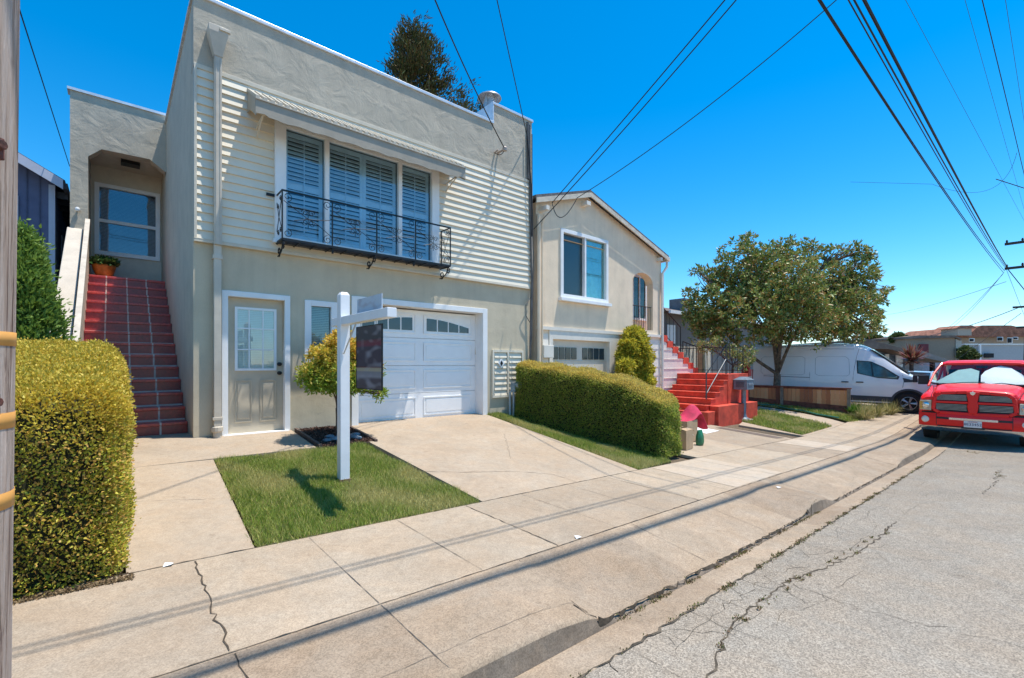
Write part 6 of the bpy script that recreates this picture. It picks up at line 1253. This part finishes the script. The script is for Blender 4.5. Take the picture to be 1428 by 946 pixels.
cab = MB(); roofs = [(-2.12, .78, 2.02, 2.03), (-2.25, .81, 2.06, 2.08), (-2.9, .82, 2.08, 2.11), (-3.7, .80, 2.03, 2.06)]
cab.loft([[(x, -hw, z-.05), (x, -hw, z-.02), (x, -hw*.9, z1-.005), (x, -hw*.5, z1+.005), (x, 0, z1+.008), (x, hw*.5, z1+.005), (x, hw*.9, z1-.005), (x, hw, z-.02), (x, hw, z-.05)] for x, hw, z, z1 in roofs], False, True)
for s in (-1, 1):
    cab.tube([(-1.42, s*.995, 1.40), (-1.78, s*.92, 1.74), (-2.17, s*.80, 2.02)], .026, 8); cab.tube([(-2.17, s*.80, 2.02), (-3.7, s*.80, 2.02)], .035, 8)
    cab.prism([(-3.7, 1.40), (-3.3, 1.40), (-3.25, 2.03), (-3.6, 2.05)], (min(s*.84, s*.90), max(s*.84, s*.90)), 'y'); cab.tube([(-2.75, s*.98, 1.4), (-2.75, s*.82, 2.02)], .03, 6)
cab.prism([(-.93, 1.40), (.93, 1.40), (.72, 2.05), (-.72, 2.05)], (-3.72, -3.66), 'x')
cabo = cab.build('cab', M_redp, trk, smooth=40, local=True)
n = 10; q = MB(); q.loft([[(lerp(-1.46, -1.50, abs(k/n-.5)*2)-.70*t-.06*(abs(k/n-.5)*2)**2*(1)+.04*math.sin(t*PI), lerp(-.99, .99, k/n)*(1-t*.20), 1.45+.585*t) for k in range(n+1)] for t in (0, .25, .5, .75, 1)]); ws = q.build('windscreen', M_cg, trk, smooth=True, local=True)
def wsp(y, t, off=.08): yy = y/(.99*(1-t*.20)); return (-1.46-.04*abs(yy)-.70*t-.06*yy*yy+.04*math.sin(t*PI)-off, y, 1.45+.585*t)
def shade(name, outline, m):
    q = MB(); q.add([wsp(y, t) for y, t in outline], [tuple(range(len(outline)))]); o = q.build(name, m, trk, local=True); md = o.modifiers.new('s', 'SOLIDIFY'); md.thickness = .008; return o
shade('sunshade_and_reflection', [(.02+ .0, .10), (.0, .45), (.06, .68), (.2, .80), (.4, .84), (.6, .72), (.76, .42), (.83, .16), (.80, .06), (.3, .04)], mat('white_sunshade', (.95, .95, .93), .5, var=.01)) if False else None
shade('sunshade_and_reflection', [(.02, .10), (.01, .42), (.08, .62), (.22, .78), (.36, .86), (.55, .76), (.74, .50), (.86, .20), (.84, .06), (.3, .04)][::1], mat('white_sunshade', (.95, .95, .93), .5, var=.01))
shade('sunshade_and_reflection', [(-.03, .06), (-.03, .62), (-.20, .74), (-.45, .66), (-.68, .36), (-.90, .06), (-.5, .04)], mat('teal_reflection', (.50, .72, .66), .5, var=.05))  # teal reflection in the windscreen, painted as a coloured sheet behind the glass
q = MB(); q.box(-3.6, -1.6, -.85, .85, 1.30, 1.44); q.box(-3.2, -2.6, -.7, -.1, 1.3, 1.85); q.box(-3.2, -2.6, .1, .7, 1.3, 1.85); q.build('interior', M_under, trk, local=True)
q = MB(); 
for (a, b) in (((.35, .02), (-.40, .16)), ((-.78, .05), (.12-.3, .16))): 
    pass
for s_, pts in ((0, [(.05, .0), (.4, .10), (.75, .02)]), (1, [(-.75, .0), (-.3, .10), (.1, .13)])): q.tube([wsp(y, t, -.03) for y, t in pts], .011, 5)
q.prism([(-.90, 1.44), (.90, 1.44), (.88, 1.475), (-.88, 1.475)], (-1.53, -1.44), 'x'); q.build('wiper', M_blk, trk, local=True); 
q = MB(); q.tube([wsp(.0, .98, .1), wsp(.0, .86, .14)], .01, 5); c = wsp(0, .80, .15); q.box(c[0]-.015, c[0]+.015, -.11, .11, c[2]-.03, c[2]+.03); q.build('rear_view_mirror', M_blk, trk, local=True, bevel=.01)
for s in (-1, 1):
    q = MB(); q.box(-2.0, -1.88, min(s*1.04, s*1.28), max(s*1.04, s*1.28), 1.42, 1.68); q.tube([(-1.94, s*.92, 1.45), (-1.94, s*1.1, 1.5)], .025, 6); q.build('mirror', M_blk, trk, bevel=.03, local=True)
    q = MB(); q.prism([(-3.3, 1.42), (-1.6, 1.42), (-2.25, 2.0), (-3.3, 2.0)], (s*.86-.004, s*.86+.004), 'y')
    q = MB(); q.add([(-1.6, s*.98, 1.42), (-3.3, s*.98, 1.42), (-3.3, s*.83, 2.0), (-2.25, s*.81, 2.0)], [(0, 1, 2, 3)]); q.build('side_window', M_cg, trk, local=True)
q = MB(); q.box(-5.6, -.25, -.80, .80, .34, .60); q.box(-.3, -.1, -.5, .5, .36, .44); q.tube([(-1.0, -.75, .38), (-1.0, .75, .38)], .05, 8); q.tube([(-.35, -.35, .38), (-1.0, -.60, .32)], .025, 6); q.tube([(-.35, .35, .38), (-1.0, .60, .32)], .025, 6); q.build('chassis', M_under, trk, local=True)
for x in (-.98, -4.55):
    for s in (-1, 1): wheel(trk, x, s*.87, .39, .27, s)
q = MB(); q.tube([(-1.3, .9, 1.4), (-1.42, .98, 2.15)], .004, 4); q.build('antenna', M_blk, trk, local=True)

# ---- white van, local frame the same; seen from its right (-y) side
M_vanp = mat('white_van_paint', (.88, .87, .85), .3, var=.02, scale=2, coat=.6); M_clad = mat('grey_cladding', (.05, .06, .075), .6, var=.1)
van = thing('van', 'long white panel van parked in the driveway behind the wooden fence', 'van', (21.98, 2.28, -.12), -PI/2+.13)
W2 = .99
def vprof(x):   # top height, hood/roof line
    return pw(x, [(-6.0, 2.44), (-5.8, 2.50), (-3.0, 2.52), (-2.5, 2.47), (-2.2, 2.33), (-1.75, 1.97), (-1.28, 1.56), (-1.0, 1.33), (-.85, 1.27), (-.3, 1.12), (-.1, 1.0), (0, .78)])
xs_ = [-6.0, -5.9, -5.5, -4.9, -4.2, -3.6, -3.0, -2.75, -2.5, -2.2, -1.98, -1.75, -1.5, -1.28, -1.0, -.85, -.6, -.3, -.12, 0]
q = MB(); secs = []
for x in xs_:
    t = vprof(x); belt = min(1.28, t-.08); hw = W2*(1 if x < -.9 else pw(x, [(-.9, 1), (-.3, .93), (0, .80)])); hb = .34
    tw = hw*(.80 if t > 2 else lerp(.93, .80, max(0, min(1, (t-1.3)/.8))))
    secs.append([(x, -hw*.97, hb), (x, -hw, .52), (x, -hw, .9), (x, -hw*.985, belt), (x, -lerp(hw, tw, .5), lerp(belt, t, .60)), (x, -tw, t-.12 if t > 2 else t-.05), (x, -tw*.85, t-.02), (x, 0, t+.015), (x, tw*.85, t-.02), (x, tw, t-.12 if t > 2 else t-.05), (x, lerp(hw, tw, .5), lerp(belt, t, .60)), (x, hw*.985, belt), (x, hw, .9), (x, hw, .52), (x, hw*.97, hb)])
q.loft(secs, False, True); q.build('body', M_vanp, van, smooth=32, local=True)
def side_y(x, z):
    t = vprof(x); hw = W2*(1 if x < -.9 else pw(x, [(-.9, 1), (-.3, .93), (0, .80)])); belt = min(1.28, t-.08); tw = hw*(.80 if t > 2 else lerp(.93, .80, max(0, min(1, (t-1.3)/.8))))
    return pw(z, [(.34, hw*.97), (.52, hw), (.9, hw), (belt, hw*.985), (lerp(belt, t, .6), (hw+tw)/2), (max(t-.12, lerp(belt, t, .6)+.01), tw)])
def side_poly(name, m, pts, off=.004, th_=.012, sides=(-1, 1), parent=None):
    for s in sides:
        q = MB(); V = [(x, s*(side_y(x, z)+off), z) for x, z in pts]; n = len(V); q.add(V+[(x, y-s*th_, z) for x, y, z in V], [tuple(range(n)), tuple(range(n, 2*n))[::-1]]+[(i, (i+1) % n, n+(i+1) % n, n+i) for i in range(n)]); q.build(name, m, parent or van, local=True)
# windows of the cab (front quarter + door)
side_poly('side_window', mat('van_glass_frame', (.015, .02, .022), .4), [(-2.52, 1.86), (-2.1, 1.82), (-1.74, 1.62), (-1.30, 1.28), (-1.34, 1.18), (-1.9, 1.22), (-2.50, 1.38)], .005)
side_poly('pane', mat('van_glass', (.10, .17, .16), .06, var=.6, scale=3, spec=.9, col2=(.02, .03, .02)), [(-2.48, 1.83), (-2.12, 1.79), (-2.06, 1.28), (-2.46, 1.40)], .009)
side_poly('pane', mat('van_glass_b', (.09, .15, .14), .06, var=.6, scale=4, spec=.9, col2=(.03, .035, .02)), [(-2.07, 1.77), (-1.76, 1.59), (-1.36, 1.26), (-1.39, 1.22), (-2.01, 1.27)], .009)
side_poly('corner_trim', M_clad, [(-1.22, 1.24), (-1.18, 1.08), (-.92, 1.1), (-.84, 1.14)], .004)
for pts in ([(-5.95, .60), (-4.98, .60), (-4.98, .42), (-5.95, .42)], [(-3.78, .60), (-1.50, .56), (-1.46, .38), (-3.80, .40)], [(-.45, .58), (-.08, .56), (-.1, .34), (-.45, .36)]): side_poly('cladding', M_clad, [(x, z) for x, z in pts], .008)
def seam(pts, w_=.012):
    for s in (-1, 1):
        q = MB(); q.tube([(x, s*(side_y(x, z)+.001), z) for x, z in pts], w_/2, 4); q.build('door_seam', mat('seam_grey', (.10, .10, .12), .7), van, local=True)
seam([(-2.62, .42), (-2.62, 1.2), (-2.58, 1.6), (-2.52, 2.0), (-2.45, 2.28)]); seam([(-1.22, .9), (-1.18, 1.15), (-1.22, 1.35)]); seam([(-3.98, .5), (-3.98, 1.3), (-3.98, 2.3)]); seam([(-3.98, 2.3), (-3.2, 2.3), (-2.6, 2.28)]); seam([(-3.98, 1.20), (-4.8, 1.22), (-5.6, 1.24)], .02)
seam([(-2.75, 1.9), (-2.72, 1.35), (-2.8, 1.28), (-3.7, 1.28), (-3.8, 1.35), (-3.8, 1.95), (-3.7, 2.02), (-2.85, 2.0), (-2.75, 1.9)], .008); seam([(-4.15, 1.95), (-4.15, 1.35), (-4.25, 1.3), (-5.6, 1.3), (-5.7, 1.4), (-5.7, 1.95), (-5.6, 2.02), (-4.25, 2.02), (-4.15, 1.95)], .008)
for (x, z) in ((-2.86, 1.06), (-2.42, 1.06)):
    for s in (-1, 1): q = MB(); y = s*(side_y(x, z)+.02); q.box(x-.11, x+.11, y-.012, y+.012, z-.018, z+.018); q.build('handle', M_blk, van, local=True, bevel=.006)
for s in (-1, 1):
    for ax_ in (-1.05, -4.80):
        q = MB(); R = .44; yy = s*(W2+.012); ring = []
        for k in range(17): a = PI*k/16; ring.append((ax_+R*math.cos(a), .36+R*math.sin(a)))
        out = [(ax_+(R+.07)*math.cos(PI*k/16), .36+(R+.06)*math.sin(PI*k/16)) for k in range(17)]
        if ax_ > -2:
            for k in range(16): q.prism([ring[k], out[k], out[k+1], ring[k+1]], (min(yy, yy-s*.05), max(yy, yy-s*.05)), 'y')
            q.build('wheel_arch', M_clad, van, local=True)
        q = MB(); q.prism(ring+[(ax_-R, .20), (ax_+R, .20)], (min(s*(W2+.004), s*.6), max(s*(W2+.004), s*.6)), 'y'); q.build('wheel_well', M_under, van, local=True)
        wheel(van, ax_, s*(W2-.085), .36, .24, s, 5)
    q = MB(); q.box(-.95, -.82, min(s*1.04, s*1.24), max(s*1.04, s*1.24), 1.10, 1.34); q.tube([(-.95, s*.92, 1.15), (-.9, s*1.1, 1.18)], .03, 6); q.build('mirror', M_blk, van, local=True, bevel=.04)
    side_poly('headlight', M_lens, [(-.62, 1.12), (-.16, .98), (-.12, .82), (-.45, .86)], .01, sides=(s,))
q = MB(); q.loft([[(x, y*k, z) for y in (-1, -.6, 0, .6, 1)] for x, k, z in ((-1.05, .86, 1.37), (-1.28, .83, 1.56), (-1.75, .80, 1.97), (-2.12, .77, 2.27))]); o = q.build('windscreen', mat('van_windscreen', (.10, .13, .14), .08, spec=.9), van, smooth=True, local=True); o.location = (.012, 0, .014)
q = MB(); q.box(-.04, .04, -.78, .78, .38, .70); q.box(.0, .03, -.5, .5, .78, .95); q.build('bumper', M_clad, van, local=True, bevel=.02); q = MB(); q.box(-5.8, -.2, -.8, .8, .28, .45); q.build('chassis', M_under, van, local=True)
for s in (-1, 1):
    q = MB(); q.box(-6.03, -6.0, min(s*.85, s*.98), max(s*.85, s*.98), 1.0, 1.5); q.build('tail_light', mat('tail_red', (.4, .01, .01), .2), van, local=True)
# ---- small grey car glimpsed between the van and the truck
p = atD(1304, 528, 21.5); car = thing('parked_car', 'light blue grey car just visible between the van and the red truck', 'car', (p[0]-.6, p[1]+.95, -.12), PI); car.scale = (.92, .92, .86)
M_cp = mat('silver_blue_paint', (.38, .44, .54), .3, coat=.6)
q = MB(); q.loft([[(x, -w_, .3), (x, -w_*1.02, .7), (x, -w_, z), (x, -w_*.7, z+.05), (x, w_*.7, z+.05), (x, w_, z), (x, w_*1.02, .7), (x, w_, .3)] for x, w_, z in ((0, .75, .7), (-.15, .86, .85), (-1.1, .9, .98), (-4.3, .9, 1.05), (-4.5, .82, .9))], False, True); q.build('body', M_cp, car, smooth=40, local=True)
q = MB(); q.loft([[(x, -w_, 1.0), (x, -w_*.86, z), (x, 0, z+.03), (x, w_*.86, z), (x, w_, 1.0)] for x, w_, z in ((-1.0, .86, 1.02), (-1.8, .84, 1.5), (-2.4, .82, 1.56), (-4.0, .82, 1.5), (-4.4, .84, 1.05))], False, True); gh2 = q.build('greenhouse', mat('car_dark_glass', (.02, .03, .04), .08, spec=.9), car, smooth=40, local=True)
q = MB()
for s in (-1, 1): q.tube([(-1.0, s*.84, 1.02), (-1.8, s*.74, 1.5), (-2.4, s*.72, 1.57), (-4.0, s*.72, 1.51), (-4.4, s*.8, 1.06)], .035, 6)
q.loft([[(x, -.7, z), (x, 0, z+.035), (x, .7, z)] for x, z in ((-1.8, 1.515), (-2.4, 1.575), (-4.0, 1.515))]); q.build('roof', M_cp, car, smooth=True, local=True)
for s in (-1, 1):
    q = MB(); q.box(-.04, .02, min(s*.55, s*.8), max(s*.55, s*.8), .62, .78); q.build('headlight', M_lens, car, local=True)
for x in (-.85, -3.6):
    for s in (-1, 1): wheel(car, x, s*.8, .32, .2, s, 5)
